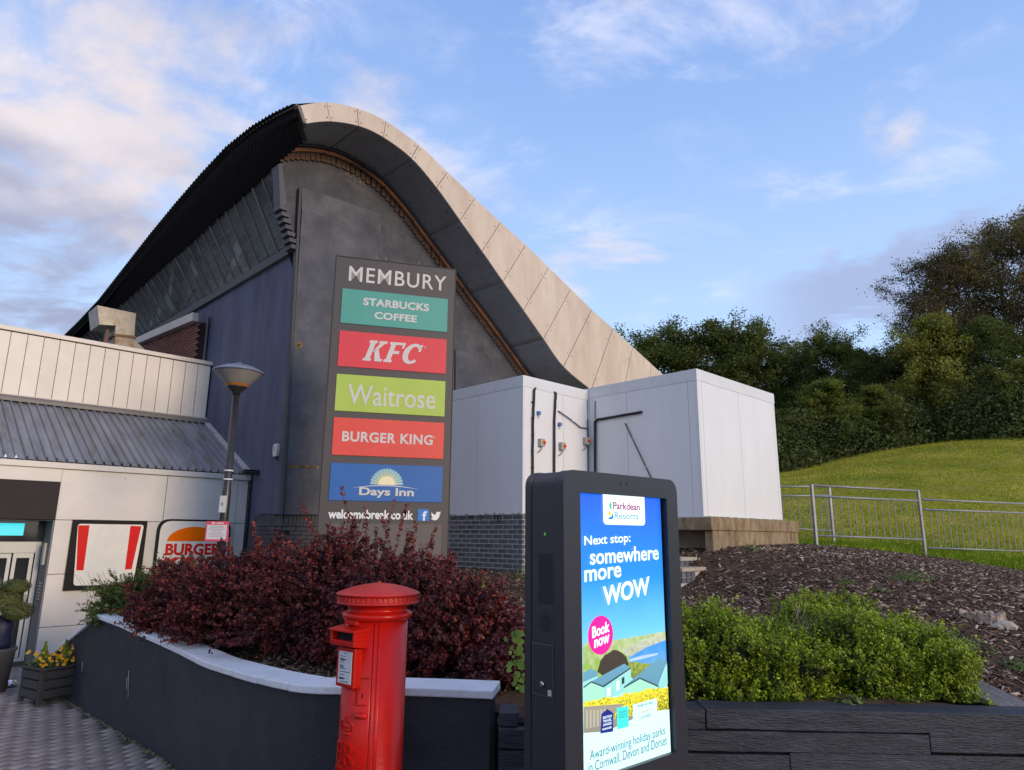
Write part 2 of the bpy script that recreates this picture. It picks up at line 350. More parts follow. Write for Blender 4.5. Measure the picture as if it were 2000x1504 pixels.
# block paving in herringbone
pav = bpy.data.objects.new('paving', None); COL.objects.link(pav); pav['kind'] = 'structure'
pm = mat('paver', (.31, .265, .25), .9, var=.18, scale=14, bump=.5, bscale=180, rand=.16, dirt_or_glare=(.10, .095, .09), dscale=3, damt=.6)
pm2 = mat('paver_joined', (.31, .265, .25), .9, var=.18, scale=14, bump=.5, bscale=180, island=.16, dirt_or_glare=(.10, .095, .09), dscale=3, damt=.6)
bed = MB(); bed.add([(-16, 4, .004), (-1, 4, .004), (-1, 14.5, .004), (-16, 14.5, .004)], [(0, 1, 2, 3)]); bed.build('joint_sand', mat('joint_sand', (.055, .05, .045), 1, var=.3, scale=40), pav)
PV = np.array([(x, y, z) for z in (0, 1) for x, y in ((0, 0), (1, 0), (1, 1), (0, 1))], float)
def paver_tpl(l, w):
    e = .0025; V = [(0, 0, .003), (l, 0, .003), (l, w, .003), (0, w, .003), (e, e, .012), (l-e, e, .012), (l-e, w-e, .012), (e, w-e, .012)]
    return np.array(V)-np.array([l/2, w/2, 0]), np.array([(4, 5, 6, 7), (0, 1, 5, 4), (1, 2, 6, 5), (2, 3, 7, 6), (3, 0, 4, 7)])
u_ = .105; pr = rad(90-12); ca, sa = math.cos(pr), math.sin(pr); tiles = []
for i in range(-60, 60):
    for j in range(-90, 90):
        rz_ = 0; cx_, cy_ = (2*i+(1 if j % 2 else 0))*u_, j*u_; X = -4.6+cx_*ca-cy_*sa; Y = 7.6+cx_*sa+cy_*ca
        if not (-9 < X < -2.2 and 5.8 < Y < 11.9): continue
        if in_poly(np.array([X]), np.array([Y]), [(-6.25, 9.80), (-2.9, 6.56), (-1, 4.5), (2, 4), (8, 12), (-3, 14)])[0]: continue
        a_, b_, _ = w2g((X, Y, 0))
        if b_ > 1.5: continue
        q = np.array([X, Y, 0])-CAM; xs_ = 1000+FPX*(q@_R)/(q@_F); 
        if xs_ < -260: continue
        tiles.append((q@_F, X, Y, pr+rz_))
tiles.sort(); tv, tf = paver_tpl(.2045, .0995)
pme = mesh_np('paver', tv, tf); pme.materials.append(pm)
vis = [t for t in tiles if True]
for d_, X, Y, r_ in vis[:300]:
    o = bpy.data.objects.new('paver', pme); COL.objects.link(o); o.parent = pav; o.location = (X, Y, random.uniform(-.001, .001)); o.rotation_euler = (random.uniform(-.003, .003), random.uniform(-.003, .003), r_+random.uniform(-.006, .006))
rest = vis[300:]; P = np.array([(t[1], t[2], 0) for t in rest]); an = np.array([t[3] for t in rest])
M = np.zeros((len(rest), 3, 3)); M[:, 0, 0] = np.cos(an); M[:, 0, 1] = -np.sin(an); M[:, 1, 0] = np.sin(an); M[:, 1, 1] = np.cos(an); M[:, 2, 2] = 1
V, F = scatter(tv, tf, P, M, np.ones(len(rest))); o = add_obj('paver', mesh_np('paver_rest', V, F), pm2, pav); o['kind'] = 'stuff'

# ------------------------------------------------------------------ the hall with the swooping roof
hall = gthing('hall_building', 'large dark grey hall under a swooping curved roof with pale fascia panels', 'building', 0, 0, 0)
render_m = mat('charcoal_render', (.046, .050, .064), .85, scale=2.2, col2=(.082, .085, .100), bump=.35, bscale=22, dirt_or_glare=(.21, .20, .21), dscale=1.3, damt=.35)
side_m = mat('blue_grey_render', (.052, .062, .108), .75, scale=1.8, col2=(.095, .108, .170), bump=.3, bscale=18, stretch=(1, 1, .25), dirt_or_glare=(.15, .16, .21), dscale=3, damt=.4)
panel_m = mat('patched_render', (.056, .060, .076), .8, scale=1.6, col2=(.105, .108, .125), bump=.25, bscale=26, dirt_or_glare=(.25, .24, .25), dscale=1.0, damt=.35)
fascia_m = mat('fascia_panel', (.56, .45, .355), .55, scale=1.1, col2=(.68, .58, .47), bump=.05, dirt_or_glare=(.44, .33, .22), dscale=2.6, damt=.45, stretch=(1.6, 1.6, .5))
soffit_m = mat('soffit_panel', (.20, .19, .185), .6, scale=2, col2=(.25, .235, .23), bump=.1, bscale=15)
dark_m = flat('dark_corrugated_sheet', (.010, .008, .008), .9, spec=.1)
steel_m = flat('dark_steel', (.05, .05, .05), .5)
OB = -1.2
JP = [((581, 208), (597, 242)), ((636, 201), (644, 238)), ((696, 213), (699, 247)), ((752, 238), (747, 269)), ((816, 284), (802, 310)), ((872, 337), (851, 367)), ((926, 388), (897, 431)),
      ((976, 435), (940, 491)), ((1025, 479), (981, 550)), ((1070, 523), (1021, 606)), ((1113, 565), (1060, 662)), ((1154, 605), (1099, 716)), ((1195, 642), (1153, 762)), ((1234, 678), (1207, 805)), ((1270, 711), (1262, 840)), ((1312, 749), (1318, 872))]
UP = [gb(*u, OB) for u, l in JP]; LO = [gb(*l, OB) for u, l in JP]
K = 6; UPc = catmull(UP, K); LOc = catmull(LO, K); NJ = len(JP)
for i in range(NJ-1):
    mb = MB(); U_ = UPc[i*K:(i+1)*K+1].copy(); D_ = LOc[i*K:(i+1)*K+1].copy()
    g_ = .006; U_[0] += (U_[1]-U_[0])*.05; D_[0] += (D_[1]-D_[0])*.05; U_[-1] -= (U_[-1]-U_[-2])*.05; D_[-1] -= (D_[-1]-D_[-2])*.05
    yo = OB-.03+random.uniform(-.003, .003)
    n = len(U_); mb.prism([tuple(q) for q in D_]+[tuple(q) for q in U_[::-1]], yo, OB)
    # curved faces need splitting: replace the two n-gons by quads
    mb.f = mb.f[2:]; mb.sm = mb.sm[2:]
    mb.add([(q[0], yo, q[1]) for q in D_]+[(q[0], yo, q[1]) for q in U_], [(k, k+1, n+k+1, n+k) for k in range(n-1)])
    fp = mb.build('fascia_panel', fascia_m, hall)
    for (e, s) in ((.08, .2), (.92, .2), (.08, .78), (.92, .78)):
        t = e*(n-1); k = int(min(t, n-2)); f_ = t-k; du = U_[k]*(1-f_)+U_[k+1]*f_; dl = D_[k]*(1-f_)+D_[k+1]*f_; q = dl*(1-s)+du*s
        r = .012; pts = [(q[0]+r*math.cos(w), q[1]+r*math.sin(w)) for w in np.linspace(0, 2*math.pi, 9)[:-1]]
        MB().prism(pts, yo-.008, yo).build('bolt', flat('rusty_bolt', (.16, .09, .05), .7), fp)
# fascia backing: dark gap between panels
mb = MB(); n = len(UPc); mb.add([(q[0], OB+.002, q[1]) for q in LOc]+[(q[0], OB+.002, q[1]) for q in UPc], [(k, k+1, n+k+1, n+k) for k in range(n-1)]); mb.build('fascia_frame', steel_m, hall)
# soffit panels between fascia and end wall
CURV = LOc
for i in range(0, NJ-1, 2):
    S = CURV[i*K:min((i+2)*K, (NJ-1)*K)+1].copy()
    if i > 0: S[0] += (S[1]-S[0])*.11
    n = len(S); mb = MB()
    mb.add([(q[0], OB+.004, q[1]) for q in S]+[(q[0], .05, q[1]) for q in S]+[(q[0], OB+.004, q[1]+.03) for q in S]+[(q[0], .05, q[1]+.03) for q in S],
           [(k, n+k, n+k+1, k+1) for k in range(n-1)]+[(2*n+k, 2*n+k+1, 3*n+k+1, 3*n+k) for k in range(n-1)]+[(0, 2*n, 3*n, n), (n-1, 2*n-1, 4*n-1, 3*n-1)], True)
    sp_ = mb.build('soffit_panel', soffit_m, hall)
    for f_ in (.15, .5, .85):
        for bb in (-1.05, -.25):
            q = S[int(f_*(n-1))]; MB().lathe([(.016, q[1]-.012), (.016, q[1]+.01)], 8, (q[0], bb)).build('bolt', flat('soffit_bolt', (.03, .03, .03), .6), sp_)
mb = MB(); n = len(CURV); mb.add([(q[0], OB+.01, q[1]+.05) for q in CURV]+[(q[0], .05, q[1]+.05) for q in CURV], [(k, n+k, n+k+1, k+1) for k in range(n-1)]); mb.build('soffit_frame', steel_m, hall)
# end wall
edge = [(-.72, 9.25), (-.68, 8.9), (-.6, 8.5), (-.22, 7.52), (-.02, 7.0), (-.02, 2.42)]
rightx = CURV[-1][0]
wpts = [(q[0], q[1]+.02) for q in CURV if q[0] > -.7]
mb = MB(); tri = []
X = [q[0] for q in wpts]
def left_z(a):        # lower bound of the wall polygon left of a = 0
    if a >= -.02: return 2.42
    for (a0, z0), (a1, z1) in zip(edge[:-2], edge[1:-1]):
        if a0 <= a <= a1: return z0+(z1-z0)*(a-a0)/(a1-a0)
    return 9.25
xs_ = sorted(set([x for x in X]+[-.6, -.22, -.02, -.0199]))
wp = np.array(sorted(wpts)); top = lambda a: float(np.interp(a, wp[:, 0], wp[:, 1]))
n = len(xs_); Vf = [(x, 0., left_z(x)) for x in xs_]+[(x, 0., max(top(x), left_z(x)+.01)) for x in xs_]; Vb = [(x, .3, z) for x, y, z in Vf]
mb.add(Vf, [(k, k+1, n+k+1, n+k) for k in range(n-1)]); mb.add(Vb, [(k+1, k, n+k, n+k+1) for k in range(n-1)])
mb.add([(-.02, 0, 2.42), (rightx, 0, 2.42), (rightx, .3, 2.42), (-.02, .3, 2.42)], [(0, 3, 2, 1)])
mb.build('end_wall', render_m, hall)
# raised render panels on the end wall
def gquad(name, pts, b0, b1, m, parent): return MB().prism([gb(x, y, b0) for x, y in pts], b0, b1).build(name, m, parent, bevel=.004)
gquad('render_panel', [(590, 366), (640, 382), (745, 418), (743, 480), (588, 480)], -.05, 0, panel_m, hall)
gquad('render_panel', [(590, 408), (640, 424), (748, 458), (748, 620), (735, 1006), (556, 1005), (572, 700), (580, 560)], -.10, -.052, panel_m, hall)
gquad('render_panel', [(890, 682), (962, 693), (962, 770), (890, 770)], -.05, 0, render_m, hall)
gquad('render_strip', [(585, 366), (590, 366), (572, 700), (556, 1005), (551, 1005), (567, 700)], -.115, -.002, flat('strip_dark', (.04, .04, .045), .6), hall)
mb = MB()
for k in range(60):
    x_ = random.uniform(557, 622); a_, z_ = gb(x_, 909+(x_-557)*.05, -.105); mb.box(a_, a_+random.uniform(.01, .05), -.108, -.103, z_-random.uniform(.0, .03), z_+.01)
for k in range(14):
    a_, z_ = gb(random.gauss(583, 4), random.gauss(676, 3.5), -.105); mb.box(a_, a_+.04, -.108, -.103, z_-.02, z_+.015)
o = mb.build('rust_stain', mat('rust_stain', (.30, .17, .05), .9, var=.3, island=.3), hall); o['kind'] = 'stuff'
# tiles stepping down under the arch and the copper coloured pipe
tile_m = mat('brown_tile', (.115, .062, .038), .8, var=.3, scale=9, island=.25)
mb = MB(); seg = catmull(CURV[::3], 8); acc = 0; last = seg[0]; cnt = 0
tp = hall
for q in seg[1:]:
    d = np.linalg.norm(q-last); acc += d; last = q
    if acc > .105:
        acc = 0; cnt += 1
        if q[0] > 8: break
        h = .30 if cnt % 6 else .315
        o = MB().box(q[0]-.05, q[0]+.05, -.045-.006*(cnt % 2), -.002, q[1]-h, q[1]-.04).build('tile', tile_m, hall)
pts = [(q[0]+.0, -.10, q[1]-.10) for q in CURV if q[0] < 8]
MB().tube(pts, .042, 10).build('pipe', mat('copper_pipe', (.60, .21, .07), .5, scale=1.3, col2=(.16, .075, .04), spec=.5), hall)
MB().tube([(x-.01, -.16, z+.06) for x, y, z in pts], .02, 6).build('pipe', steel_m, hall)
for k in range(4, len(pts)-2, 7):
    x, y, z = pts[k]; MB().box(x-.015, x+.015, -.135, -.03, z-.05, z+.05).build('pipe_clip', steel_m, hall)
# bird nest and droppings hanging under the pipe: small pale scraps
mb = MB()
for k in range(22):
    a_ = random.gauss(.95, .16); z_ = top(a_)-.33-random.random()*.10; x_ = a_+random.gauss(0, .04); mb.tube([(a_, -.06, z_), (x_, -.07, z_-random.uniform(.03, .09))], .0035, 4)
o = mb.build('nest_straw', flat('straw', (.42, .36, .26), .9), hall); o['kind'] = 'stuff'
# brick base under the end wall, soldier course on top
bk = flat('painted_brick', (.062, .063, .075), .6); bk = mat('painted_brick2', (.062, .062, .074), .65, var=.25, scale=20, bump=.3, bscale=60, rand=.15)
core = MB(); core.box(-.0, 2.0, .02, .25, 1.0, 2.42); core.box(0.002, .25, .25, 1.50, 1.0, 2.42); core.build('brick_backing', flat('painted_mortar', (.03, .03, .036), .9), hall)
def unit_box(nm, l, w, h, m, e=.003):
    mb = MB(); mb.box(-l/2, l/2, -w/2, w/2, -h/2, h/2); me = bpy.data.meshes.new(nm); me.from_pydata(mb.v, [], mb.f); me.materials.append(m); return me
def put(me, name, parent, a, b, z, rz=0):
    o = bpy.data.objects.new(name, me); COL.objects.link(o); o.parent = parent; of = OFF[parent.name]; o.location = (a-of[0], b-of[1], z-of[2]); o.rotation_euler = (random.uniform(-.004, .004), random.uniform(-.004, .004), rz); return o
ms = unit_box('soldier', .066, .05, .215, bk); mst = unit_box('brick', .216, .05, .066, bk)
for k in range(14): put(ms, 'brick', hall, .035+k*.075, .0+random.uniform(-.002, .002), 2.30)
for k in range(16): put(ms, 'brick', hall, 0.0+random.uniform(-.002, .002), .06+k*.075, 2.30, math.pi/2)
for r in range(9):
    z = 2.145-r*.075
    for k in range(5): put(mst, 'brick', hall, .10+k*.226+(.113 if r % 2 else 0), 0, z)
    for k in range(6): put(mst, 'brick', hall, 0, .16+k*.226+(.113 if r % 2 else 0), z, math.pi/2)
# side wall
mb = MB(); mb.box(-.02, .3, 1.0, 26, -.1, 7.72); mb.box(-.02, .3, .28, 1.0, 2.42, 7.72); mb.build('side_wall', side_m, hall)
bb0, _ = ga(527, 900, -.03)
mb = MB(); mb.prism_z([(-.022, .42), (-.075, .36), (-.085, .1), (-.05, -.002), (-.0, -.03), (.02, .0), (.02, .42)], 2.40, 7.3); mb.build('corner_pier', side_m, hall, bevel=.01)
MB().tube([(-.07, ga(405, 640, -.07)[0], 4.5), (-.07, ga(405, 640, -.07)[0], ga(410, 617, -.07)[1])], .035, 8).build('drain_pipe', flat('grey_pipe', (.10, .10, .11), .4), hall)
# glazing band leaning outwards, dark sill
EV = [(581, 208), (540, 228), (500, 252), (450, 292), (400, 345), (350, 402), (300, 462), (250, 525), (200, 588), (160, 630), (128, 661)]
EVb = [ga(x, y, -.97) for x, y in EV]
GT = [ga(x, y, -.74) for x, y in ((543, 318), (400, 450), (240, 590), (155, 660))]
eave = lambda b: float(np.interp(b, [q[0] for q in EVb], [q[1] for q in EVb])); gtop = lambda b: float(np.interp(b, [q[0] for q in GT], [q[1] for q in GT]))
BEND = EVb[-1][0]
def gp(b, t, o=0):    # point on the leaning glazing: t 0 sill, 1 top
    return (-.01-.72*t-o, b, 7.72*(1-t)+gtop(b)*t)
glass_m = mat('clerestory_glass', (.11, .115, .115), .10, scale=1.6, col2=(.20, .20, .195), spec=1.0, rand=.22, dirt_or_glare=(.50, .50, .47), dscale=2.4, damt=.75)  # pale patches in the glass colour imitate reflections
gmn = glass_m.node_tree; gp_n = [n for n in gmn.nodes if n.type == 'BSDF_PRINCIPLED'][0]; go_n = [n for n in gmn.nodes if n.type == 'OUTPUT_MATERIAL'][0]
gt_n = gmn.nodes.new('ShaderNodeBsdfTransparent'); gt_n.inputs[0].default_value = (.92, .95, .95, 1); gx_n = gmn.nodes.new('ShaderNodeMixShader'); gx_n.inputs[0].default_value = .72
gmn.links.new(gp_n.outputs[0], gx_n.inputs[1]); gmn.links.new(gt_n.outputs[0], gx_n.inputs[2]); gmn.links.new(gx_n.outputs[0], go_n.inputs[0])
mull_m = flat('bronze_mullion', (.17, .145, .125), .5)
MB().hexa([(.02, .10, 7.60), (.02, BEND, 7.60), (-.10, BEND, 7.60), (-.10, .10, 7.60), (.02, .10, 7.74), (.02, BEND, 7.74), (-.14, BEND, 7.74), (-.14, .10, 7.74)]).build('window_sill', flat('sill_grey', (.12, .12, .13), .7), hall, bevel=.006)
b = .22; sp_b = .44; k = 0
while b < BEND-.3:
    b2 = b+sp_b; w = .030 if k % 5 == 2 else .014
    p = [gp(b+.004, 0), gp(b2-.004, 0), gp(b2-.004, 1), gp(b+.004, 1)]; q = [(x+.02, y, z) for x, y, z in p]
    MB().hexa(p+q).build('pane', glass_m, hall)
    c0, c1 = gp(b, 0, .02), gp(b, 1, .02)
    MB().hexa([(c0[0]-.008, b-w, c0[2]), (c0[0]+.03, b-w, c0[2]), (c0[0]+.03, b+w, c0[2]), (c0[0]-.008, b+w, c0[2]), (c1[0]-.008, b-w, c1[2]), (c1[0]+.03, b-w, c1[2]), (c1[0]+.03, b+w, c1[2]), (c1[0]-.008, b+w, c1[2])]).build('mullion', mull_m, hall)
    b = b2; k += 1
MB().hexa([(.22, .02, 7.7), (.22, BEND, 7.7), (-.45, BEND, 9.3), (-.45, .31, 9.3), (.27, .02, 7.7), (.27, BEND, 7.7), (-.4, BEND, 9.3), (-.4, .31, 9.3)]).build('inner_wall', mat('inside_ceiling', (.45, .45, .43), .9, scale=.8, col2=(.72, .72, .69)), hall)
wht = flat('reflection_white', (.88, .88, .86), .6); brn = flat('inside_bar', (.32, .27, .22), .7)  # tilted shapes added behind the panes to look like reflections
for (x, y, w_, h_, sk) in ((462, 487, 20, 22, .3), (445, 512, 34, 12, .4), (382, 530, 16, 26, .6), (338, 560, 44, 12, .8), (322, 592, 18, 30, .2), (300, 610, 30, 10, .5), (425, 560, 40, 5, .5), (290, 560, 14, 18, .4), (360, 575, 40, 4, .3), (490, 440, 50, 4, -.4), (280, 640, 26, 8, .4)):
    c_ = ga(x, y, -.30); s_ = .0085*(1+c_[0]*.03); ww = w_*s_*1.9; hh = h_*s_*1.3; zc_ = max(c_[1], 7.86+hh/2+sk*ww*.4); V = []
    for o_ in (.04, .055):
        for (db, dzz) in ((-ww/2, -hh/2+sk*ww*.4), (ww/2, -hh/2-sk*ww*.4), (ww/2, hh/2-sk*ww*.4), (-ww/2, hh/2+sk*ww*.4)):
            z_ = zc_+dzz; V.append((-.01-.72*(z_-7.72)/1.4+o_, c_[0]+db, z_))
    MB().add(V, [(0, 1, 2, 3), (7, 6, 5, 4), (0, 4, 5, 1), (1, 5, 6, 2), (2, 6, 7, 3), (3, 7, 4, 0)]).build('reflection_shape', wht if h_ > 6 else brn, hall)
for k in range(5):
    z_ = 7.95+.22*k; a_ = .16-.68*(z_-7.72)/1.4; MB().tube([(a_, .3, z_), (a_, BEND-.5, z_+.06)], .012, 5).build('reflection_bar', brn, hall)  # thin bars added along with the reflection-like shapes
# stepped dark blocks along the leaning corner
for k in range(7):
    t = k/6; x, z = .80*0-.46+.36*t, 8.42-.92*t
    a_, z_ = gb(553+22*t, 408+76*t, -.03)
    MB().box(a_-.10, a_+.06, -.10, .16, z_-.05, z_+.035).build('corner_block', bk, hall, bevel=.004)
p0 = gb(541, 322, -.03); p1 = gb(548, 322, -.03); p2 = gb(558, 404, -.03); p3 = gb(545, 404, -.03)
MB().prism([p0, p1, p2, p3], -.09, .18).build('corner_trim', flat('corner_trim', (.07, .072, .085), .6), hall)
# corrugated eave: zigzag sheet from the eave edge down to the head of the glazing, and the roof above
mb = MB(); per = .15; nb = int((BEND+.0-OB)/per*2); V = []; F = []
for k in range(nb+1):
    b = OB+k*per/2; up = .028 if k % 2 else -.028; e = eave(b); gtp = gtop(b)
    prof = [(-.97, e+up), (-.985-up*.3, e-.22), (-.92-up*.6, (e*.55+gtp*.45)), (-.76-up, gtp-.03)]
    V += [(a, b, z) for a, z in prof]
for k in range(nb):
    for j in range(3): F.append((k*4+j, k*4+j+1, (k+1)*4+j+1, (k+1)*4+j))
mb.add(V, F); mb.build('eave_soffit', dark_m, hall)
rp = catmull(UP, 3); V = []; F = []; n = len(rp)
for k in range(nb+1):
    b = OB+k*per/2; up = .028 if k % 2 else -.028; dz = eave(b)-UP[0][1]
    for q in rp: V.append((q[0]-.10*math.exp(-(q[0]+.95)*3), b, q[1]+dz*math.exp(-(q[0]+.95)/1.2)+(up if b > OB+.1 else 0)-.012-max(0, b-OB)*.05*(1-math.exp(-(q[0]+.95)*2))-max(0, q[1]-UP[0][1])*(1-1/(1+.55*max(0, b-OB)))))
for k in range(nb):
    for j in range(n-1): F.append((k*n+j, k*n+j+1, (k+1)*n+j+1, (k+1)*n+j))
MB().add(V, F).build('roof', mat('roof_sheet', (.045, .04, .038), .85, var=.2, scale=3, spec=.1), hall)
tr = [(-.985, b, eave(b)+.012) for b in np.linspace(OB, 1.9, 14)]
MB().tube(tr, .018, 6).build('edge_trim', flat('edge_trim', (.5, .47, .42), .4), hall)
e0 = eave(OB); lo0 = LO[0]
MB().hexa([(-1.0, OB-.03, e0+.01), (-.93, OB-.03, e0+.01), (-.93, OB+.10, e0+.01), (-1.0, OB+.10, e0+.01), (lo0[0]-.06, OB-.03, lo0[1]-.01), (lo0[0]+.01, OB-.03, lo0[1]-.01), (lo0[0]+.01, OB+.10, lo0[1]-.01), (lo0[0]-.06, OB+.1, lo0[1]-.01)]).build('corner_bracket', mull_m, hall)
# ------------------------------------------------------------------ red brick gable wall with pale barge board beside the hall
gw = gthing('brick_gable_wall', 'red brown brick wall with a sloping pale barge board, left of the blue side wall', 'wall', -.3, 6, 4.5)
bt = [ga(386, 612, -.3), ga(268, 664, -.3), (ga(196, 684, -.3))]
bt2 = [ga(386, 628, -.3), ga(268, 676, -.3), (ga(196, 694, -.3))]
MB().prism_x([(bt2[0][0], 4.0), bt2[0], bt2[1], bt2[2], (bt2[2][0], 4.0)], -.27, -.03).build('mortar', flat('brick_mortar', (.03, .018, .015), .95), gw)
mb = MB(); zr = 4.3; r = 0
while zr < 8.2:
    b = bt2[0][0]-(.11 if r % 2 else 0)
    while b < bt2[2][0]:
        zt = float(np.interp(b+.1, [q[0] for q in bt2], [q[1] for q in bt2]))
        if zr+.065 < zt: mb.box(-.295-random.uniform(0, .002), -.26, b+.008, b+.215, zr+.004, zr+.060)
        b += .226
    zr += .075; r += 1
o = mb.build('brick', mat('red_brick', (.20, .075, .055), .85, var=.15, scale=10, island=.16), gw); o['kind'] = 'stuff'
pale = mat('pale_metal_trim', (.56, .50, .44), .5, var=.06, scale=3, dirt_or_glare=(.3, .26, .2), dscale=5, damt=.3)
for i in range(2):
    MB().prism_x([bt[i], bt[i+1], bt2[i+1], bt2[i]], -.42, -.28).build('barge_board', pale, gw, bevel=.005)
# ------------------------------------------------------------------ duct on the flat roof
du = gthing('roof_duct', 'rust streaked galvanised duct with a hooked outlet on the flat roof', 'duct', -2, 6.6, 4.6)
duct_m = mat('galvanised_duct', (.40, .36, .29), .55, scale=5, col2=(.56, .52, .43), bump=.15, bscale=14, dirt_or_glare=(.22, .13, .06), dscale=4, damt=.6, metal=.15)
DB = 6.3
f = lambda x, y: gb(x, y, DB)
MB().prism([f(190, 596), f(266, 612), f(264, 636), f(263, 656), f(225, 652), f(226, 636), f(194, 634)], DB, DB+.8).build('duct_head', duct_m, du, bevel=.006)
MB().prism([f(225, 655), f(263, 659), f(262, 712), f(224, 708)], DB+.01, DB+.75).build('duct_leg', mat('rusty_duct', (.45, .40, .32), .6, scale=6, col2=(.36, .22, .12), dirt_or_glare=(.2, .1, .05), dscale=6, damt=.7), du, bevel=.006)
MB().prism([f(263, 662), f(275, 671), f(298, 694), f(298, 715), f(262, 712)], DB+.1, DB+.7).build('duct_skirt', duct_m, du, bevel=.004)
MB().prism([f(222, 652), f(266, 657), f(266, 661), f(222, 656)], DB-.02, DB+.78).build('duct_seam', flat('duct_seam', (.2, .12, .06), .7), du)
q0 = f(216, 640); MB().box(q0[0]-.05, q0[0]+.03, DB+.2, DB+.3, 4.8, q0[1]).build('duct_strut', flat('strut', (.14, .09, .07), .7), du)
# ------------------------------------------------------------------ low annex (shop front) with pale cladding
an = gthing('annex_building', 'low white clad annex with ribbed metal roof and glass entrance door', 'building', 0, 1.56, 0)
clad = mat('white_cladding', (.66, .63, .59), .42, var=.05, scale=1.5, dirt_or_glare=(.45, .42, .37), dscale=2.5, damt=.25, rand=.03)
BU = 4.22; zu0, zu1 = 4.62, 5.90
cap_ = flat('parapet_cap', (.62, .59, .55), .4)
a0 = -.06; k = 0
while a0 > -6.2:
    MB().box(a0-.275+.006, a0-.006 if k else a0, BU-.03+random.uniform(-.002, .002), BU, zu0+.03, zu1-.02).build('cladding_panel', clad, an)
    for zz in (zu0+.12, zu0+.62, zu1-.2): MB().prism([(a0-.275+.02+.006*math.cos(w), zz+.006*math.sin(w)) for w in np.linspace(0, 6.28, 7)[:-1]], BU-.036, BU-.028).build('rivet', flat('rivet', (.2, .19, .18)), an)
    a0 -= .275; k += 1
MB().box(-6.4, -.06, BU, BU+.3, zu0-.1, zu1).build('parapet_backing', flat('cladding_gap', (.05, .05, .05)), an)
MB().box(-6.4, -.02, BU-.07, BU+.32, zu1, zu1+.09).build('parapet_cap', cap_, an, bevel=.006)
MB().box(-6.4, -.02, BU-.06, BU-.031, zu0-.04, zu0+.035).build('base_trim', pale, an, bevel=.004)
MB().box(-6.4, -.06, BU+.3, 12, 4.5, 5.7).build('flat_roof', flat('flat_roof', (.15, .15, .15), .9), an)
# ribbed roof
rm = mat('ribbed_roof', (.20, .205, .225), .55, scale=1.6, col2=(.30, .305, .33), stretch=(3, .5, .5), dirt_or_glare=(.13, .105, .055), dscale=1.8, damt=.95)
zr0, zr1, br0, br1 = 3.20, 4.56, 1.52, BU-.02
prof = []; a = -6.4
while a < -.16: prof += [(a, 0), (a+.10, 0), (a+.112, .055), (a+.130, .055)]; a += .14
prof.append((-.12, 0)); V = []
for a, h in prof: V += [(a, br0, zr0+h), (a, br1, zr1+h)]
MB().add(V, [(2*i, 2*i+2, 2*i+3, 2*i+1) for i in range(len(prof)-1)]).build('ribbed_roof', rm, an)
MB().hexa([(-6.4, br1-.22, zr1-.06), (-.02, br1-.22, zr1-.06), (-.02, br1, zr1+.03), (-6.4, br1, zr1+.03), (-6.4, br1-.22, zr1-.0), (-.02, br1-.22, zr1-.0), (-.02, br1, zr1+.09), (-6.4, br1, zr1+.09)]).build('roof_flashing', flat('flashing', (.16, .15, .15), .5), an)
MB().hexa([(-.13, br0, zr0-.05), (-.02, br0, zr0-.05), (-.02, br1, zr1-.05), (-.13, br1, zr1-.05), (-.13, br0, zr0+.07), (-.02, br0, zr0+.07), (-.02, br1, zr1+.07), (-.13, br1, zr1+.07)]).build('verge_board', mat('weathered_verge', (.55, .53, .50), .7, scale=9, dirt_or_glare=(.18, .16, .12), dscale=7, damt=.9), an)
# lower wall panels
WB = 1.56; av = lambda x, y: gb(x, y, WB)[0]; zv = lambda x, y: gb(x, y, WB)[1]
aj = av(325, 950); aR = -.02; aD = av(112, 980); z3 = 3.08; z2 = zv(200, 1017); z1_ = zv(200, 1119); z0_ = zv(130, 1222)
xs = [aD, aj, aj+1.32, aR]; zs = [-.05, z0_, z1_, z2, z3]
MB().box(aD+.004, aR, WB, WB+.25, -.1, z3).build('wall_backing', flat('cladding_gap', (.05, .05, .05)), an)
for i in range(3):
    for j in range(4):
        if xs[i+1]-xs[i] < .05: continue
        pn = MB().box(xs[i]+.005, xs[i+1]-.005, WB-.025+random.uniform(-.002, .002), WB, zs[j]+.005, zs[j+1]-.005).build('wall_panel', clad, an, bevel=.002)
for a_ in (aj-.7, aj+.25, aj+1.0): MB().prism([(a_+.008*math.cos(w), z3-.1+.008*math.sin(w)) for w in np.linspace(0, 6.28, 7)[:-1]], WB-.035, WB-.024).build('rivet', flat('rivet', (.2, .19, .18)), an)
MB().box(-6.4, 0.0, WB-.07, WB+.1, z3+.002, z3+.10).build('gutter', cap_, an, bevel=.006)
MB().box(-6.4, -.03, WB+.03, WB+.08, 2.95, 3.215).build('eave_closure', flat('lintel_dark', (.04, .04, .045)), an)
zf0, zf1 = zv(50, 1014), zv(50, 938)
MB().box(-6.4, aD, WB-.03, WB+.2, zf1+.002, z3).build('wall_panel', clad, an)
MB().box(-6.4, aD-.004, WB-.05, WB+.3, zf0, zf1).build('dark_fascia', mat('brown_grey_fascia', (.045, .038, .038), .8, var=.06, spec=.15), an, bevel=.004)
rev = flat('reveal_grey', (.17, .165, .165), .6)
MB().box(aD-.02, aD, WB-.02, WB+.62, -.05, zf0-.002).build('door_reveal', rev, an)
MB().box(-6.4, aD-.02, WB+.02, WB+.62, zf0-.02, zf0-.002).build('door_lintel', flat('lintel_dark', (.04, .04, .045)), an)
DW = WB+.5; dz = lambda x, y: gb(x, y, DW)[1]; da = lambda x, y: gb(x, y, DW)[0]
fw = flat('white_door_frame', (.55, .56, .55), .35)
gl = mat('door_glass', (.03, .035, .04), .08, var=.3, scale=1, spec=.8)
zt0, zt1 = dz(40, 1080), dz(40, 1058); dR = aD-.03
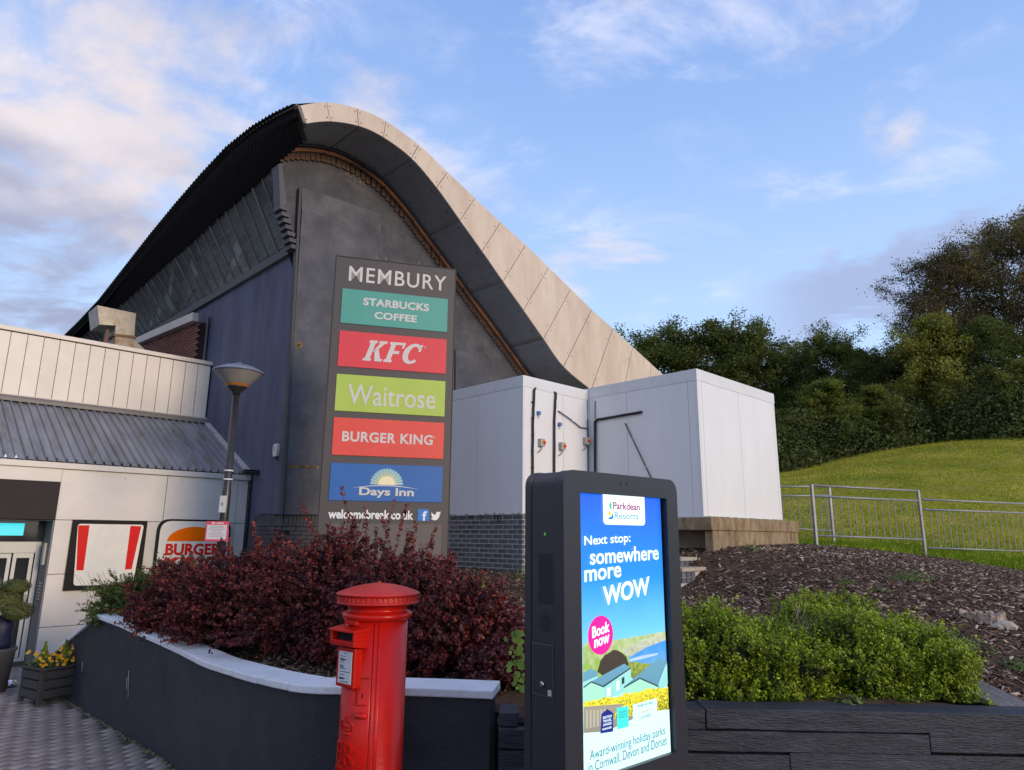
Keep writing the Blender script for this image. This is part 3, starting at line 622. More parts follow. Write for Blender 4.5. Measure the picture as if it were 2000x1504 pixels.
MB().box(dR-.07, dR, DW, DW+.08, -.02, zt1).build('door_frame', fw, an, bevel=.004)
MB().box(-6.4, dR-.07, DW, DW+.08, zt0, zt1).build('door_frame', fw, an, bevel=.004)
MB().box(-6.4, dR-.07, DW, DW+.08, -.02, .05).build('door_frame', fw, an, bevel=.004)
MB().box(-6.4, dR, DW+.02, DW+.06, zt1+.002, zf0-.02).build('transom_glass', gl, an)
MB().box(-6.4, da(46, 1040), DW+.004, DW+.018, dz(30, 1046), dz(30, 1022)).build('display_strip', glow('cyan_screen', (.02, .55, .62), .9), an)
# sliding door leaves
for i, (aa, w_) in enumerate(((dR-.09, .28), (dR-.39, .85))):
    lf = MB(); b_ = DW+.02+.03*i; a1 = aa; a0_ = aa-w_
    for q in ((a1-.05, a1, .06, zt0), (a0_, a0_+.05, .06, zt0), (a0_+.05, a1-.05, .06, .16), (a0_+.05, a1-.05, zt0-.08, zt0)): lf.box(q[0], q[1], b_, b_+.03, q[2], q[3])
    d_ = lf.build('door', fw, an); MB().box(a0_+.05, a1-.05, b_+.01, b_+.02, .16, zt0-.08).build('pane', gl, d_)
    if i: MB().tube([(a1-.09, b_-.03, .75), (a1-.09, b_-.03, 1.3)], .012, 8).build('handle', flat('handle', (.4, .4, .4), .3, metal=.8), d_)
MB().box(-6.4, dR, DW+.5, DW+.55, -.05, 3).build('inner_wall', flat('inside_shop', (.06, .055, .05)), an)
# small fittings on the reveal
MB().box(aD-.06, aD-.021, WB+.12, WB+.28, dz(80, 1102)+.0, dz(80, 1060)).build('door_sensor_box', flat('cream_box', (.42, .39, .33), .5), an, bevel=.006)
MB().box(aD-.035, aD-.021, WB+.04, WB+.26, .95, 1.30).build('opening_hours_plate', flat('dark_plate', (.05, .05, .05)), an)
for k in range(6): MB().box(aD-.037, aD-.035, WB+.07, WB+.23, .98+k*.05, 1.0+k*.05).build('printed_line', flat('white_print', (.6, .6, .6)), an)
# service cables and lamp at the right end of the annex
MB().tube([(.0-.10, WB-.12, 3.25), (-.03, WB-.12, 3.2), (-.03, WB-.13, 1.0)], .022, 8).build('downpipe', flat('black_pipe', (.02, .02, .022), .4), an)
MB().tube([(-.06, WB-.05, 3.18), (-.045, WB-.05, 1.0)], .012, 6).build('downpipe', flat('black_pipe', (.02, .02, .022), .4), an)
fl = thing('flood_light', 'small black and orange floodlight on the annex corner beside the blue wall', 'light', L(-.12, 1.2, 3.18), GROT)
MB().box(-.22, .12, -.06, .06, .0, .05).box(-.2, .1, -.05, .05, .06, .09).build('housing', flat('black_pipe', (.02, .02, .022), .4), fl, bevel=.01)
MB().box(.12, .2, -.06, .06, -.02, .12).build('lens', flat('amber_lens', (.55, .22, .03), .3), fl, bevel=.008)
MB().box(-.02, .02, .06, .36, .0, .03).build('bracket', steel_m, fl)
al = thing('alarm_box', 'white pointed burglar alarm box on the corner of the blue wall', 'alarm', L(-.07, ga(543, 880, -.07)[0], ga(543, 880, -.07)[1]), GROT)
MB().prism_x([(-.09, -.02), (-.06, -.12), (.06, -.12), (.09, -.02), (.09, .09), (.05, .12), (-.05, .12), (-.09, .09)], -.07, -.0).build('cover', flat('alarm_white', (.62, .61, .55), .4), al, bevel=.012)
MB().prism_x([(-.055, -.16), (.055, -.16), (.06, -.122), (-.06, -.122)], -.06, -.005).build('strobe', flat('strobe_dark', (.05, .05, .06), .3), al)
for k, w_ in enumerate((.08, .11, .07)): MB().box(-.072, -.0705, -w_/2, w_/2, .05-k*.035, .06-k*.035).build('printed_line', flat('blue_print', (.12, .15, .3)), al)

# ------------------------------------------------------------------ cold stores
cold_m = mat('cold_store_panel', (.76, .77, .78), .35, var=.03, scale=1, rand=.03, dirt_or_glare=(.62, .63, .60), dscale=1.2, damt=.16, stretch=(2, 2, .5), bump=.04, bscale=3)
trim_m = mat('cold_store_trim', (.73, .74, .75), .35, var=.03, scale=2, dirt_or_glare=(.42, .45, .38), dscale=6, damt=.25)
moss_m = mat('mossy_edge', (.30, .32, .22), .9, scale=14, col2=(.5, .5, .42), island=.4)
def coldstore(nm, label, a0, a1, b0, b1, z0, z1, acuts, bcuts):
    t = gthing(nm, label, 'cold store', a0, b0, z0)
    MB().box(a0+.03, a1-.03, b0+.03, b1, z0+.01, z1-.05).build('inner_box', flat('panel_joint', (.25, .26, .28)), t)
    zt_ = z1-.19
    for i in range(len(bcuts)-1): MB().box(a0, a0+.03, bcuts[i]+.003, bcuts[i+1]-.003, z0, zt_).build('wall_panel', cold_m, t)
    for i in range(len(acuts)-1): MB().box(acuts[i]+.003, acuts[i+1]-.003, b0, b0+.03, z0, zt_).build('wall_panel', cold_m, t)
    MB().box(a1-.03, a1, b0+.032, b1, z0, zt_).build('wall_panel', cold_m, t)
    # capping, corner angles, roof
    MB().box(a0-.006, a0+.05, b0+.05, b1, zt_+.002, z1).build('capping', trim_m, t); MB().box(a0-.006, a1+.006, b0-.006, b0+.05, zt_+.002, z1).build('capping', trim_m, t)
    MB().box(a1-.05, a1+.006, b0+.05, b1, zt_+.002, z1).build('capping', trim_m, t)
    MB().box(a0+.05, a1-.05, b0+.05, b1, z1-.06, z1-.03).build('roof', trim_m, t)
    MB().box(a0-.003, a0, b0-.003, b0+.05, z0, zt_).box(a0, a0+.05, b0-.003, b0, z0, zt_).build('corner_angle', trim_m, t)
    for k in range(6):
        MB().box(a0-.012, a0-.006, b0+.15+k*.5, b0+.16+k*.5, zt_+.03, zt_+.04).build('rivet', flat('rivet', (.2, .19, .18)), t) if b0+.15+k*.5 < b1 else None
    MB().box(a0-.012, a0, b0, b1, z0-.012, z0-.002).build('base_trim', trim_m, t)
    mb = MB()
    for k in range(160):
        if random.random() < .55: q = random.uniform(b0, b1); mb.box(a0-.016, a0-.001, q, q+random.uniform(.01, .06), z0-.006, z0+abs(random.gauss(0, .007))+.003)
        else: q = random.uniform(a0, a1); mb.box(q, q+random.uniform(.01, .06), b0-.016, b0-.001, z0-.006, z0+abs(random.gauss(0, .004))+.002)
    o = mb.build('moss', moss_m, t); o['kind'] = 'stuff'
    return t
c1 = coldstore('cold_store', 'white cold store box on the grey brick base, with red switches beside the inner corner', 1.94, 3.62, -4.15, -.15, 2.40, 4.66, [1.94, 2.94, 3.60], [-4.15, -3.05, -1.95, -.85, -.15])
c2 = coldstore('cold_store', 'white panelled cold store box standing on the brown concrete plinth', 3.64, 6.40, -6.37, 1.0, 2.37, 4.70, [3.64, 3.78, 5.0, 6.32, 6.40], [-6.37, -6.2, -5.0, -4.25, -1.0])
P1 = lambda x, y, o=.03: (gb(x, y, -4.15-o)[0], -4.15-o, gb(x, y, -4.15-o)[1])
P2 = lambda x, y, o=.03: (3.64-o, ga(x, y, 3.64-o)[0], ga(x, y, 3.64-o)[1])
cab = flat('black_insulation', (.018, .018, .02), .7); cab2 = flat('black_cable', (.02, .02, .022), .5)
def bend(mb, pts, r, j=.0):
    q = []
    for i in range(len(pts)-1):
        for t in np.linspace(0, 1, 8)[:-1]: q.append(tuple(np.array(pts[i])*(1-t)+np.array(pts[i+1])*t+RNG.normal(size=3)*j))
    q.append(pts[-1]); return mb.tube(q, r, 8)
bend(MB(), [P1(1046, 757, -.01), P1(1044, 762), P1(1041, 830), P1(1040, 1000)], .019, .002).build('insulated_pipe', cab, c1)
bend(MB(), [P1(1081, 765, -.01), P1(1086, 768), P1(1083, 830), P1(1083, 1000)], .019, .002).build('insulated_pipe', cab, c1)
bend(MB(), [P1(1090, 803, 0), P1(1093, 804), P1(1117, 821), P1(1134, 835), P1(1148, 837)], .010).build('drain_hose', cab2, c1)
bend(MB(), [P1(1148, 819), P1(1149, 870), P1(1150, 1000)], .009).build('cable', cab2, c1)
bend(MB(), [P2(1162, 1000), P2(1162, 824), P2(1166, 820), P2(1250, 805), P2(1254, 805, -.01)], .022, .002).build('insulated_pipe', cab, c2)
bend(MB(), [P2(1162, 783, .012), P2(1162, 818, .012)], .007).build('cable', cab2, c2)
bend(MB(), [P2(1221, 827, .015), P2(1268, 926, .015), P2(1300, 993, .015)], .010).build('drain_hose', flat('brown_hose', (.05, .04, .038), .6), c2)
for (x, y) in ((1235, 857), (1261, 912)):
    p = P2(x, y, .015); MB().box(p[0]-.014, p[0]+.014, p[1]-.022, p[1]+.022, p[2]-.006, p[2]+.006).build('pipe_clip', flat('white_clip', (.7, .7, .7)), c2)
for (x, y) in ((1118, 822), (1150, 891)):
    p = P1(x, y); MB().box(p[0]-.012, p[0]+.012, p[1]-.014, p[1]+.02, p[2]-.008, p[2]+.008).build('pipe_clip', flat('white_clip', (.7, .7, .7)), c1)
for k in range(6):
    p = P1(1041, 785+k*32); MB().box(p[0]-.022, p[0]+.022, p[1]-.021, p[1]+.03, p[2]-.004, p[2]+.004).build('cable_tie', cab2, c1)
def switch(x, y):
    p = P1(x, y, 0); s = MB().box(p[0]-.055, p[0]+.05, p[1]-.075, p[1]-.002, p[2]-.065, p[2]+.065).build('isolator_switch', flat('switch_grey', (.42, .42, .40), .4), c1, bevel=.006)
    MB().box(p[0]-.02, p[0]+.048, p[1]-.082, p[1]-.0752, p[2]-.035, p[2]+.04).build('plate', flat('switch_yellow', (.75, .35, .04), .4), s)
    MB().prism([(p[0]+.014+.024*math.cos(w), p[2]+.024*math.sin(w)) for w in np.linspace(0, 6.28, 13)[:-1]], p[1]-.10, p[1]-.083).build('knob', flat('switch_red', (.60, .03, .02), .35), s)
    bend(MB(), [(p[0]+.0, p[1]-.04, p[2]-.065), (p[0]-.0, p[1]-.04, p[2]-.10), (p[0]-.04, p[1]-.03, p[2]-.15), (p[0]-.09, p[1]-.03, p[2]-.17)], .006).build('cable', cab2, s)
for q in ((1055, 865), (1095, 872), (1142, 862)): switch(*q)
for x, y in ((1050, 807), (1091, 829)):
    p = P1(x, y, 0); s = MB().box(p[0]-.025, p[0]+.035, p[1]-.05, p[1]-.002, p[2]-.03, p[2]+.03).build('junction_box', flat('blue_box', (.08, .20, .48), .4), c1, bevel=.004)
    MB().tube([(p[0], p[1]-.03, p[2]-.03), (p[0]-.005, p[1]-.03, p[2]-.09)], .005, 6).build('cable', cab2, s)
MB().box(6.40, 6.62, -5.9, -5.8, 4.44, 4.53).build('outlet_box', trim_m, c2)
# brick base under the left cold store
bb = gthing('brick_base', 'grey engineering brick base with pale mortar under the left cold store', 'wall', 1.94, -4.15, 1.2)
MB().box(1.9455, 3.62, -4.1455, -.15, 1.1, 2.385).build('mortar', mat('pale_mortar', (.50, .48, .43), .95, var=.2, scale=30), bb)
bm = mat('engineering_brick', (.075, .077, .10), .5, scale=7, col2=(.14, .145, .18), bump=.3, bscale=50, rand=.28, dirt_or_glare=(.10, .085, .06), dscale=3, damt=.5)
m1 = unit_box('brick', .211, .05, .062, bm); m2_ = unit_box('half_brick', .1, .05, .066, bm)
for r in range(16):
    z = 2.345-r*.0765
    for k in range(13):
        b = -4.15+.108+k*.2255+(.1127 if r % 2 else 0)
        if b+.1 < -1.5: put(m1, 'brick', bb, 1.967+random.uniform(-.002, .002), b, z, math.pi/2)
    if r % 2: put(m2_, 'brick', bb, 1.967, -4.15+.05, z, math.pi/2)
    for k in range(7): put(m1, 'brick', bb, 1.94+.112+k*.2255+(.1127 if r % 2 else 0), -4.124, z)
mb = MB()
for k in range(12):
    b = random.choice([-3.6, -3.2, -2.9, -3.95])+random.gauss(0, .05); ln = random.choice([.03, .06, .25])*random.random(); mb.box(1.935, 1.941, b, b+random.uniform(.01, .035), 2.38-ln, 2.385)
o = mb.build('moss_streak', flat('moss_dark', (.05, .045, .025), .95), bb); o['kind'] = 'stuff'
# concrete plinth
pl_ = gthing('concrete_plinth', 'stained brown concrete plinth under the right cold store', 'plinth', 3.64, -6.4, 1.8)
conc = mat('stained_concrete', (.20, .125, .06), .9, scale=5, col2=(.38, .30, .19), bump=.8, bscale=40, dirt_or_glare=(.07, .055, .035), dscale=3, damt=.7, stretch=(1.5, 1.5, .7))
MB().box(3.60, 6.72, -6.52, -4.1, 2.16, 2.355).build('slab', conc, pl_, bevel=.012)
MB().box(3.66, 6.70, -6.50, -6.36, 1.5, 2.158).build('foot', conc, pl_, bevel=.012)
MB().box(4.0, 6.6, -6.358, -4.2, 1.5, 2.158).build('foot', mat('plinth_recess', (.26, .20, .13), .9, var=.2, scale=5, bump=.6), pl_)  # plain tan concrete of the set-back part
st_ = gthing('garden_steps', 'two small brick steps with pale stone treads below the plinth', 'steps', 3.0, -5.6, 1.3)
tread = mat('stone_tread', (.40, .35, .28), .9, var=.15, scale=12, bump=.4)
q1 = w2g(atY(1352, 1112, 9.9)); q2 = w2g(atY(1340, 1092, 10.3))
for (q, w_) in ((q1, .42), (q2, .3)):
    MB().box(q[0]-w_, q[0]+w_*.5, q[1]-.1, q[1]+.5, q[2]-.02, q[2]+.03).build('tread', tread, st_, bevel=.006)
    for r in range(2):
        for k in range(3):
            put(m2_, 'brick', st_, q[0]-w_+.06+k*.11*1.1, q[1]-.06, q[2]-.06-r*.075)
            put(m1, 'brick', st_, q[0]-w_+.03, q[1]+.05+k*.2255, q[2]-.06-r*.075, math.pi/2)
    MB().box(q[0]-w_+.02, q[0]+w_*.45, q[1]-.06, q[1]+.48, q[2]-.4, q[2]-.022).build('mortar', MATS['pale_mortar'], st_)
# ------------------------------------------------------------------ curved retaining wall with white coping
rw = thing('retaining_wall', 'curved black rendered retaining wall topped with white coping stones', 'wall', (WALL[9][0], WALL[9][1], 0), 0, None, (WALL[9][0], WALL[9][1], 0))
wall_m = mat('black_wall_render', (.016, .018, .027), .6, scale=3, col2=(.028, .031, .042), bump=.22, bscale=55, dirt_or_glare=(.075, .08, .085), dscale=1.7, damt=.35)
cop_m = mat('white_coping', (.76, .78, .81), .6, scale=6, col2=(.82, .83, .85), bump=.3, bscale=35, dirt_or_glare=(.42, .43, .42), dscale=4, damt=.4)
wp_ = np.vstack([catmull(WALL[:4], 6)[:-1], catmull(WALL[3:], 6)])
sl = np.r_[0, np.cumsum(np.linalg.norm(np.diff(wp_[:, :2], axis=0), axis=1))]
def wat(s): return np.array([np.interp(s, sl, wp_[:, k]) for k in range(3)])
def wnorm(s): d = wat(min(s+.06, sl[-1]))-wat(max(s-.06, 0)); d = d[:2]/np.linalg.norm(d[:2]); return np.array([-d[1], d[0], 0])
def ribbon(mb, s0, s1, o0, o1, zb, zt, n=6, slope=0):
    ss = np.linspace(s0, s1, n+1); V = []
    for s in ss:
        p = wat(s); nn = wnorm(s); b_ = zb(p) if callable(zb) else zb
        for (o_, z_) in ((o0, b_), (o0, p[2]+zt), (o1, p[2]+zt+slope), (o1, b_)): q = p+nn*o_; V.append((q[0], q[1], z_))
    F = []
    for i in range(n):
        for j in range(4): F.append((i*4+j, (i+1)*4+j, (i+1)*4+(j+1) % 4, i*4+(j+1) % 4))
    F += [(0, 1, 2, 3), (n*4+3, n*4+2, n*4+1, n*4)]; mb.add(V, F); return mb
ribbon(MB(), 0, sl[-1]-.03, .035, .22, -.1, .002, 60).build('wall_body', wall_m, rw)
pk = float(sl[18]); cuts = [0.0, pk*.5, pk]; s = pk
while s < sl[-1]-.45: s += .52; cuts.append(s)
cuts[-1] = sl[-1]
for i in range(len(cuts)-1):
    dzs = random.uniform(-.003, .003)
    mb = MB(); ribbon(mb, cuts[i]+.006, cuts[i+1]-.006, random.uniform(-.007, .004), .27, lambda p, d=dzs: p[2]+.004+d, .052+dzs, 6, .006)
    mb.build('coping_stone', cop_m, rw, bevel=.008)
ribbon(MB(), 0, sl[-1]-.03, .05, .2, lambda p: p[2], .03, 50).build('coping_mortar', flat('white_mortar', (.34, .35, .37), .9), rw)
mb = MB()
for (x, y0, y1) in ((251, 1310, 1365), (248, 1322, 1348), (161, 1292, 1312)):
    a_ = onpl(x, y0, WALL[4]+np.array([.02, .02, 0]), np.array([.69, .72, 0])); b_ = onpl(x-1, y1, WALL[4]+np.array([.02, .02, 0]), np.array([.69, .72, 0]))
    mb.tube([a_, b_], .0025, 4)
mb.build('paint_scratch', flat('white_print', (.6, .6, .6)), rw)
mb = MB()                                             # grit and moss along the foot of the wall
for k in range(900):
    s = random.uniform(.6, sl[-1]); p = wat(s)-wnorm(s)*(-.03+abs(random.gauss(0, .018))); r = random.uniform(.002, .009)
    mb.box(p[0]-r, p[0]+r, p[1]-r, p[1]+r, .005, .013+r)
o = mb.build('gutter_grit', mat('grit', (.10, .09, .045), 1, scale=20, col2=(.20, .19, .12), island=.4)); o['kind'] = 'stuff'; o['label'] = 'moss and grit along the foot of the black wall'; o['category'] = 'grit'
# ------------------------------------------------------------------ black sleeper wall
sw_ = thing('sleeper_wall', 'low retaining wall of stacked black painted timber sleepers behind the advertising screen', 'wall', (1.5, 4.2, 0))
OFF[sw_.name] = (1.5, 4.2, 0)
slm = mat('black_timber', (.016, .018, .027), .55, scale=3, col2=(.034, .038, .055), bump=.6, bscale=16, stretch=(1.2, 6, 9), dirt_or_glare=(.10, .105, .12), dscale=2.5, damt=.4, rand=.12)
cset = [[-.06, .055, .30, 1.12, 3.3, 5.6], [-.06, 1.0, 2.38, 4.9], [-.06, .3, 1.58, 3.9, 6.], [-.06, .8, 2.9, 5.5], [-.06, 1.3, 3.4, 6], [-.06, .5, 2.2, 5], [-.06, 1.2, 3.2, 6], [-.06, 1., 3., 6], [-.06, 1.4, 3.6, 6]]
def sleeper(x0, x1, y0, y1, z0, z1, m, parent, slope=0.):
    n = max(2, int((x1-x0)/.22)); mb = MB(); V = []
    for i in range(n+1):
        x = x0+(x1-x0)*i/n; j = lambda: random.uniform(-.003, .003); dzz = slope*(x-x0)
        V += [(x, y0+j(), z0+dzz+j()), (x, y0+j(), z1+dzz+j()), (x, y1, z1+dzz+j()), (x, y1, z0+dzz)]
    F = []
    for i in range(n):
        for q in range(4): F.append((i*4+q, (i+1)*4+q, (i+1)*4+(q+1) % 4, i*4+(q+1) % 4))
    F += [(0, 1, 2, 3), (n*4+3, n*4+2, n*4+1, n*4)]
    mb.add(V, F); return mb.build('sleeper', m, parent, bevel=.006)
ztop = 1.098
for r, cs in enumerate(cset):
    z1 = ztop-r*.114
    for i in range(len(cs)-1):
        if r == 0 and i == 1: continue
        y0 = 4.19+random.uniform(-.008, .008)+(.02 if i == 0 and r == 0 else 0)
        low = .035 if (r == 0 and i == 0) else 0
        sleeper(cs[i]+.0012, cs[i+1]-.0012, y0, y0+.21, z1-.108, z1-low, slm, sw_, -.010 if r < 5 else 0)
MB().box(-.05, 6, 4.26, 4.36, 0, 1.0).build('backing', flat('soil_dark', (.015, .013, .012), 1), sw_)
se = atY(1893, 1322, 4.88); se2 = atY(2030, 1385, 4.42); dv = se2-se; ln = np.linalg.norm(dv[:2])*1.5
es = thing('edging_sleeper', 'weathered grey timber sleeper lying along the mulch right of the green hedge', 'sleeper', (se[0], se[1], se[2]-.19), math.atan2(dv[1], dv[0]))
wgm = mat('weathered_timber', (.16, .15, .15), .9, scale=4, col2=(.30, .29, .29), bump=1, bscale=20, stretch=(.8, 12, 8), dirt_or_glare=(.06, .05, .05), dscale=5, damt=.7)
o = sleeper(0, ln, -.24, 0.0, 0.0, .2, wgm, es, (dv[2]/np.linalg.norm(dv[:2])))
sleeper(0.02, ln, -.262, -.242, -.14, .185, slm, es, (dv[2]/np.linalg.norm(dv[:2])))
# ------------------------------------------------------------------ roadside pylon sign
PZ = rad(74); PA = np.array([math.sin(PZ), math.cos(PZ), 0]); PB = np.array([-math.cos(PZ), math.sin(PZ), 0]); P0 = atY(657, 500, 9.5)
py = thing('pylon_sign', 'tall dark grey pylon sign with five coloured brand panels rising from the red bush', 'sign', (P0[0], P0[1], .95), rad(16))
PZ0 = .95
def pl(x, y): p = onpl(x, y, P0, PB); return float((p-P0)@PA), float(p[2])-PZ0
ptop = pl(657, 500)[1]; wy = 1.808
pg = mat('pylon_grey', (.076, .067, .066), .5, var=.05, scale=40, rand=.05)
MB().box(0, wy, 0, .26, 0, ptop).build('post_body', pg, py, bevel=.006)
MB().box(-.012, .0, -.006, .266, 0, ptop+.012).box(wy, wy+.012, -.006, .266, 0, ptop+.012).box(-.0, wy, -.006, .266, ptop+.001, ptop+.012).build('edge_trim', flat('pylon_edge', (.03, .028, .03), .5), py)
MB().box(.10, wy-.1, -.004, -.0005, .2, pl(640, 1022)[1]).build('lower_plate', flat('pylon_plate', (.12, .105, .10), .5), py)
wt = flat('sign_white', (.64, .62, .60), .5)
def ctr(*pts): q = [pl(*p) for p in pts]; return sum(a for a, b in q)/len(q), sum(b for a, b in q)/len(q)
def tx(s, pts, m, y=-.012, parent=None, hpx=None, **k):      # pts: left, right, top, bottom of the lettering in the photograph
    (l, r, t, b) = pts; xl, _ = pl(l, (t+b)/2); xr, _ = pl(r, (t+b)/2); xc = (l+r)/2; zt_ = pl(xc, t)[1]; zb_ = pl(xc, b)[1]
    return text(s, parent or py, m, (xl+xr)/2, (zt_+zb_)/2, xr-xl, zt_-zb_, y, **k)
tx('MEMBURY', (681, 872, 530, 559), wt, 0, bold=.008, d=.006, space=1.12)
def panel(nm, q, col):
    a = [pl(*p) for p in q]; z1 = (a[0][1]+a[1][1])/2; z0 = (a[2][1]+a[3][1])/2
    return MB().box(.118, 1.70, -.012, .0, z0, z1).build('brand_panel', mat(nm, col, .45, var=.05, scale=1.5), py, bevel=.003)
p1 = panel('teal_panel', [(670, 563), (875, 585), (873, 648), (664, 632)], (.080, .36, .30))
p2 = panel('red_panel', [(663, 645), (873, 664), (871, 731), (660, 715)], (.72, .045, .06))
p3 = panel('lime_panel', [(658, 729), (870, 746), (868, 815), (654, 801)], (.43, .58, .085))
p4 = panel('orange_red_panel', [(652, 814), (868, 827), (865, 898), (647, 887)], (.76, .075, .05))
p5 = panel('blue_panel', [(647, 903), (863, 912), (861, 983), (643, 976)], (.022, .13, .42))
tx('STARBUCKS', (709, 838, 588, 603), wt, parent=p1, bold=.035, space=1.05); tx('COFFEE', (731, 814, 613, 627), wt, parent=p1, bold=.035, space=1.05)
# KFC in slanted slab lettering
def poly_mark(parent, m, polys, x, z, w, h, y, shear=0., d=.003, name='lettering'):
    A_ = np.array([q for p in polys for q in p], float); mn = A_.min(0); mx = A_.max(0); mb = MB()
    for p in polys:
        mb.prism([(((a-mn[0])/(mx[0]-mn[0])-.5)*w+x+shear*((b-mn[1])/(mx[1]-mn[1])-.5)*h, ((b-mn[1])/(mx[1]-mn[1])-.5)*h+z) for a, b in p], y-d, y)
    return mb.build(name, m, parent)
kfc = [[(0, 0), (1.5, 0), (1.5, .5), (1.2, .5), (1.2, 3.5), (1.5, 3.5), (1.5, 4), (0, 4), (0, 3.5), (.3, 3.5), (.3, .5), (0, .5)],
       [(1.2, 1.7), (2.0, 3.5), (1.8, 3.5), (1.8, 4), (3.3, 4), (3.3, 3.5), (2.9, 3.5), (2.0, 2.2)], [(1.5, 2.1), (2.1, 2.5), (3.1, .5), (3.5, .5), (3.5, 0), (2.2, 0)],
       [(3.8, 0), (5.3, 0), (5.3, .5), (5.0, .5), (5.0, 3.5), (6.3, 3.5), (6.3, 2.9), (6.7, 2.9), (6.7, 4), (3.8, 4), (3.8, 3.5), (4.1, 3.5), (4.1, .5), (3.8, .5)], [(5.0, 1.7), (6.1, 1.7), (6.1, 2.3), (5.0, 2.3)]]
oc = [(8.6+1.75*math.cos(t), 2+2.05*math.sin(t)) for t in np.linspace(rad(45), rad(315), 20)]; ic_ = [(8.75+.85*math.cos(t), 2+1.45*math.sin(t)) for t in np.linspace(rad(315), rad(45), 20)]
for i in range(19): kfc.append([oc[i], oc[i+1], ic_[18-i], ic_[19-i]])
kfc.append([(9.5, 2.5), (10.0, 2.5), (10.0, 3.9), (9.6, 3.9)])
xl, zc_ = pl(706, 690); xr, _ = pl(828, 690); zz1 = pl(765, 668)[1]; zz0 = pl(765, 709)[1]
poly_mark(p2, wt, kfc, (xl+xr)/2, (zz0+zz1)/2, (xr-xl)*.86, zz1-zz0, -.012, .32)
tx('Waitrose', (679, 850, 756, 795), wt, parent=p3, bold=.004)
tx('BURGER KING', (668, 845, 846, 866), wt, parent=p4, bold=.028, space=1.08)
cx_, cz_ = pl(830, 679); text('®', p2, wt, cx_, cz_, .035, .035, -.012, bold=0); cx_, cz_ = pl(848, 855); text('®', p4, wt, cx_, cz_, .035, .035, -.012, bold=0)
tx('Days Inn', (701, 808, 953, 973), wt, parent=p5, bold=.03, y=-.016)
sx_, sz_ = pl(755, 947); RS = pl(787, 947)[0]-sx_
mb = MB(); mb.prism([(sx_+RS*.98*math.cos(t), sz_+RS*.98*math.sin(t)) for t in np.linspace(0, math.pi, 28)], -.0125, -.012); mb.build('sun_emblem', flat('sky_blue_print', (.18, .50, .72)), p5)
mb = MB()
for k in range(15):
    t = math.pi*(k+.5)/15; w = .085; mb.prism([(sx_+RS*.25*math.cos(t-w*2.4), sz_+RS*.25*math.sin(t-w*2.4)), (sx_+RS*.25*math.cos(t+w*2.4), sz_+RS*.25*math.sin(t+w*2.4)), (sx_+RS*1.02*math.cos(t+.01), sz_+RS*1.02*math.sin(t+.01)), (sx_+RS*1.02*math.cos(t-.01), sz_+RS*1.02*math.sin(t-.01))], -.0135, -.0126)
mb.build('sun_rays', flat('yellow_print', (.85, .66, .10)), p5)
mb = MB(); mb.prism([(sx_+RS*.52*math.cos(t), sz_+RS*.52*math.sin(t)) for t in np.linspace(0, math.pi, 16)], -.0143, -.0136); mb.build('sun_core', flat('pale_yellow_print', (.9, .84, .55)), p5)
arc = [(sx_+RS*2.0*q, sz_+.05*(1-q*q)-.055) for q in np.linspace(-1, 1, 20)]
MB().prism([(a, b) for a, b in arc]+[(a, b-.015*(1-(abs(i-9.5)/10)**2)) for i, (a, b) in reversed(list(enumerate(arc)))], -.0155, -.0144).build('horizon_line', flat('white_print', (.6, .6, .6)), p5)
tx('welcomebreak.co.uk', (641, 807, 996, 1014), flat('bright_white', (.85, .85, .85)), 0, bold=.03, d=.004)
fx, fz = pl(827, 1006); fs = .082
fb = MB().box(fx-fs, fx+fs, -.006, 0, fz-fs, fz+fs).build('social_badge', flat('badge_blue', (.02, .20, .62)), py, bevel=.003); text('f', fb, flat('bright_white', (.85, .85, .85)), fx+.015, fz-.012, .065, .135, -.006, bold=.03)
bx, bz = pl(851, 1007)
bird = [(-1, -.55), (-.55, -.45), (-.85, -.15), (-.62, -.15), (-.98, .2), (-.75, .2), (-.95, .6), (-.5, .25), (0, .12), (.02, .45), (.3, .7), (.62, .6), (.95, .72), (.78, .48), (1, .4), (.75, .25), (.65, -.3), (.25, -.75), (-.35, -.85)]
MB().prism([(bx+a*.075, bz+b_*.08) for a, b_ in bird], -.005, 0).build('bird_emblem', flat('bright_white', (.85, .85, .85)), py)
for k in range(9): xx = .5+random.random()*1.2; MB().tube([(xx, .03, ptop), (xx+.005, .03, ptop+random.uniform(.015, .10))], .003, 4).build('bird_spike', flat('spike', (.3, .3, .3)), py)
# ------------------------------------------------------------------ street lamp and its notice
LP = atY(430, 1150, 9.2); lx, ly = -3.80, 9.2
lm = thing('street_lamp', 'street lamp with inverted cone lantern on a black pole in front of the blue wall', 'lamp', (lx, ly, 1.0))
bl = mat('black_pole', (.025, .024, .026), .35, var=.2, scale=5)
MB().lathe([(.058, 0), (.056, 1.6), (.050, 1.62), (.045, 2.93)], 20).build('pole', bl, lm)
MB().lathe([(.045, 2.90), (.05, 2.94), (.13, 3.015), (.135, 3.03)], 28).build('lantern_base', flat('lamp_black', (.02, .02, .02), .4), lm)
MB().lathe([(.133, 3.031), (.16, 3.06)], 28, caps=False).build('amber_ring', flat('amber_ring', (.55, .20, .03), .3), lm)
bowl = mat('frosted_bowl', (.40, .385, .36), .3, scale=3, col2=(.50, .48, .45), trans=.35, stretch=(1, 1, .2), dirt_or_glare=(.25, .22, .16), dscale=9, damt=.35)
MB().lathe([(.16, 3.061), (.318, 3.225)], 40, caps=False).build('bowl', bowl, lm)
MB().lathe([(.325, 3.222), (.335, 3.235), (.328, 3.25), (.20, 3.315), (.07, 3.345), (.0, 3.35)], 40).build('cap', flat('lamp_cap', (.16, .19, .26), .35), lm)
MB().box(-.03, .03, -.02, .02, 3.345, 3.375).build('cap_knob', flat('lamp_cap', (.16, .19, .26), .35), lm)
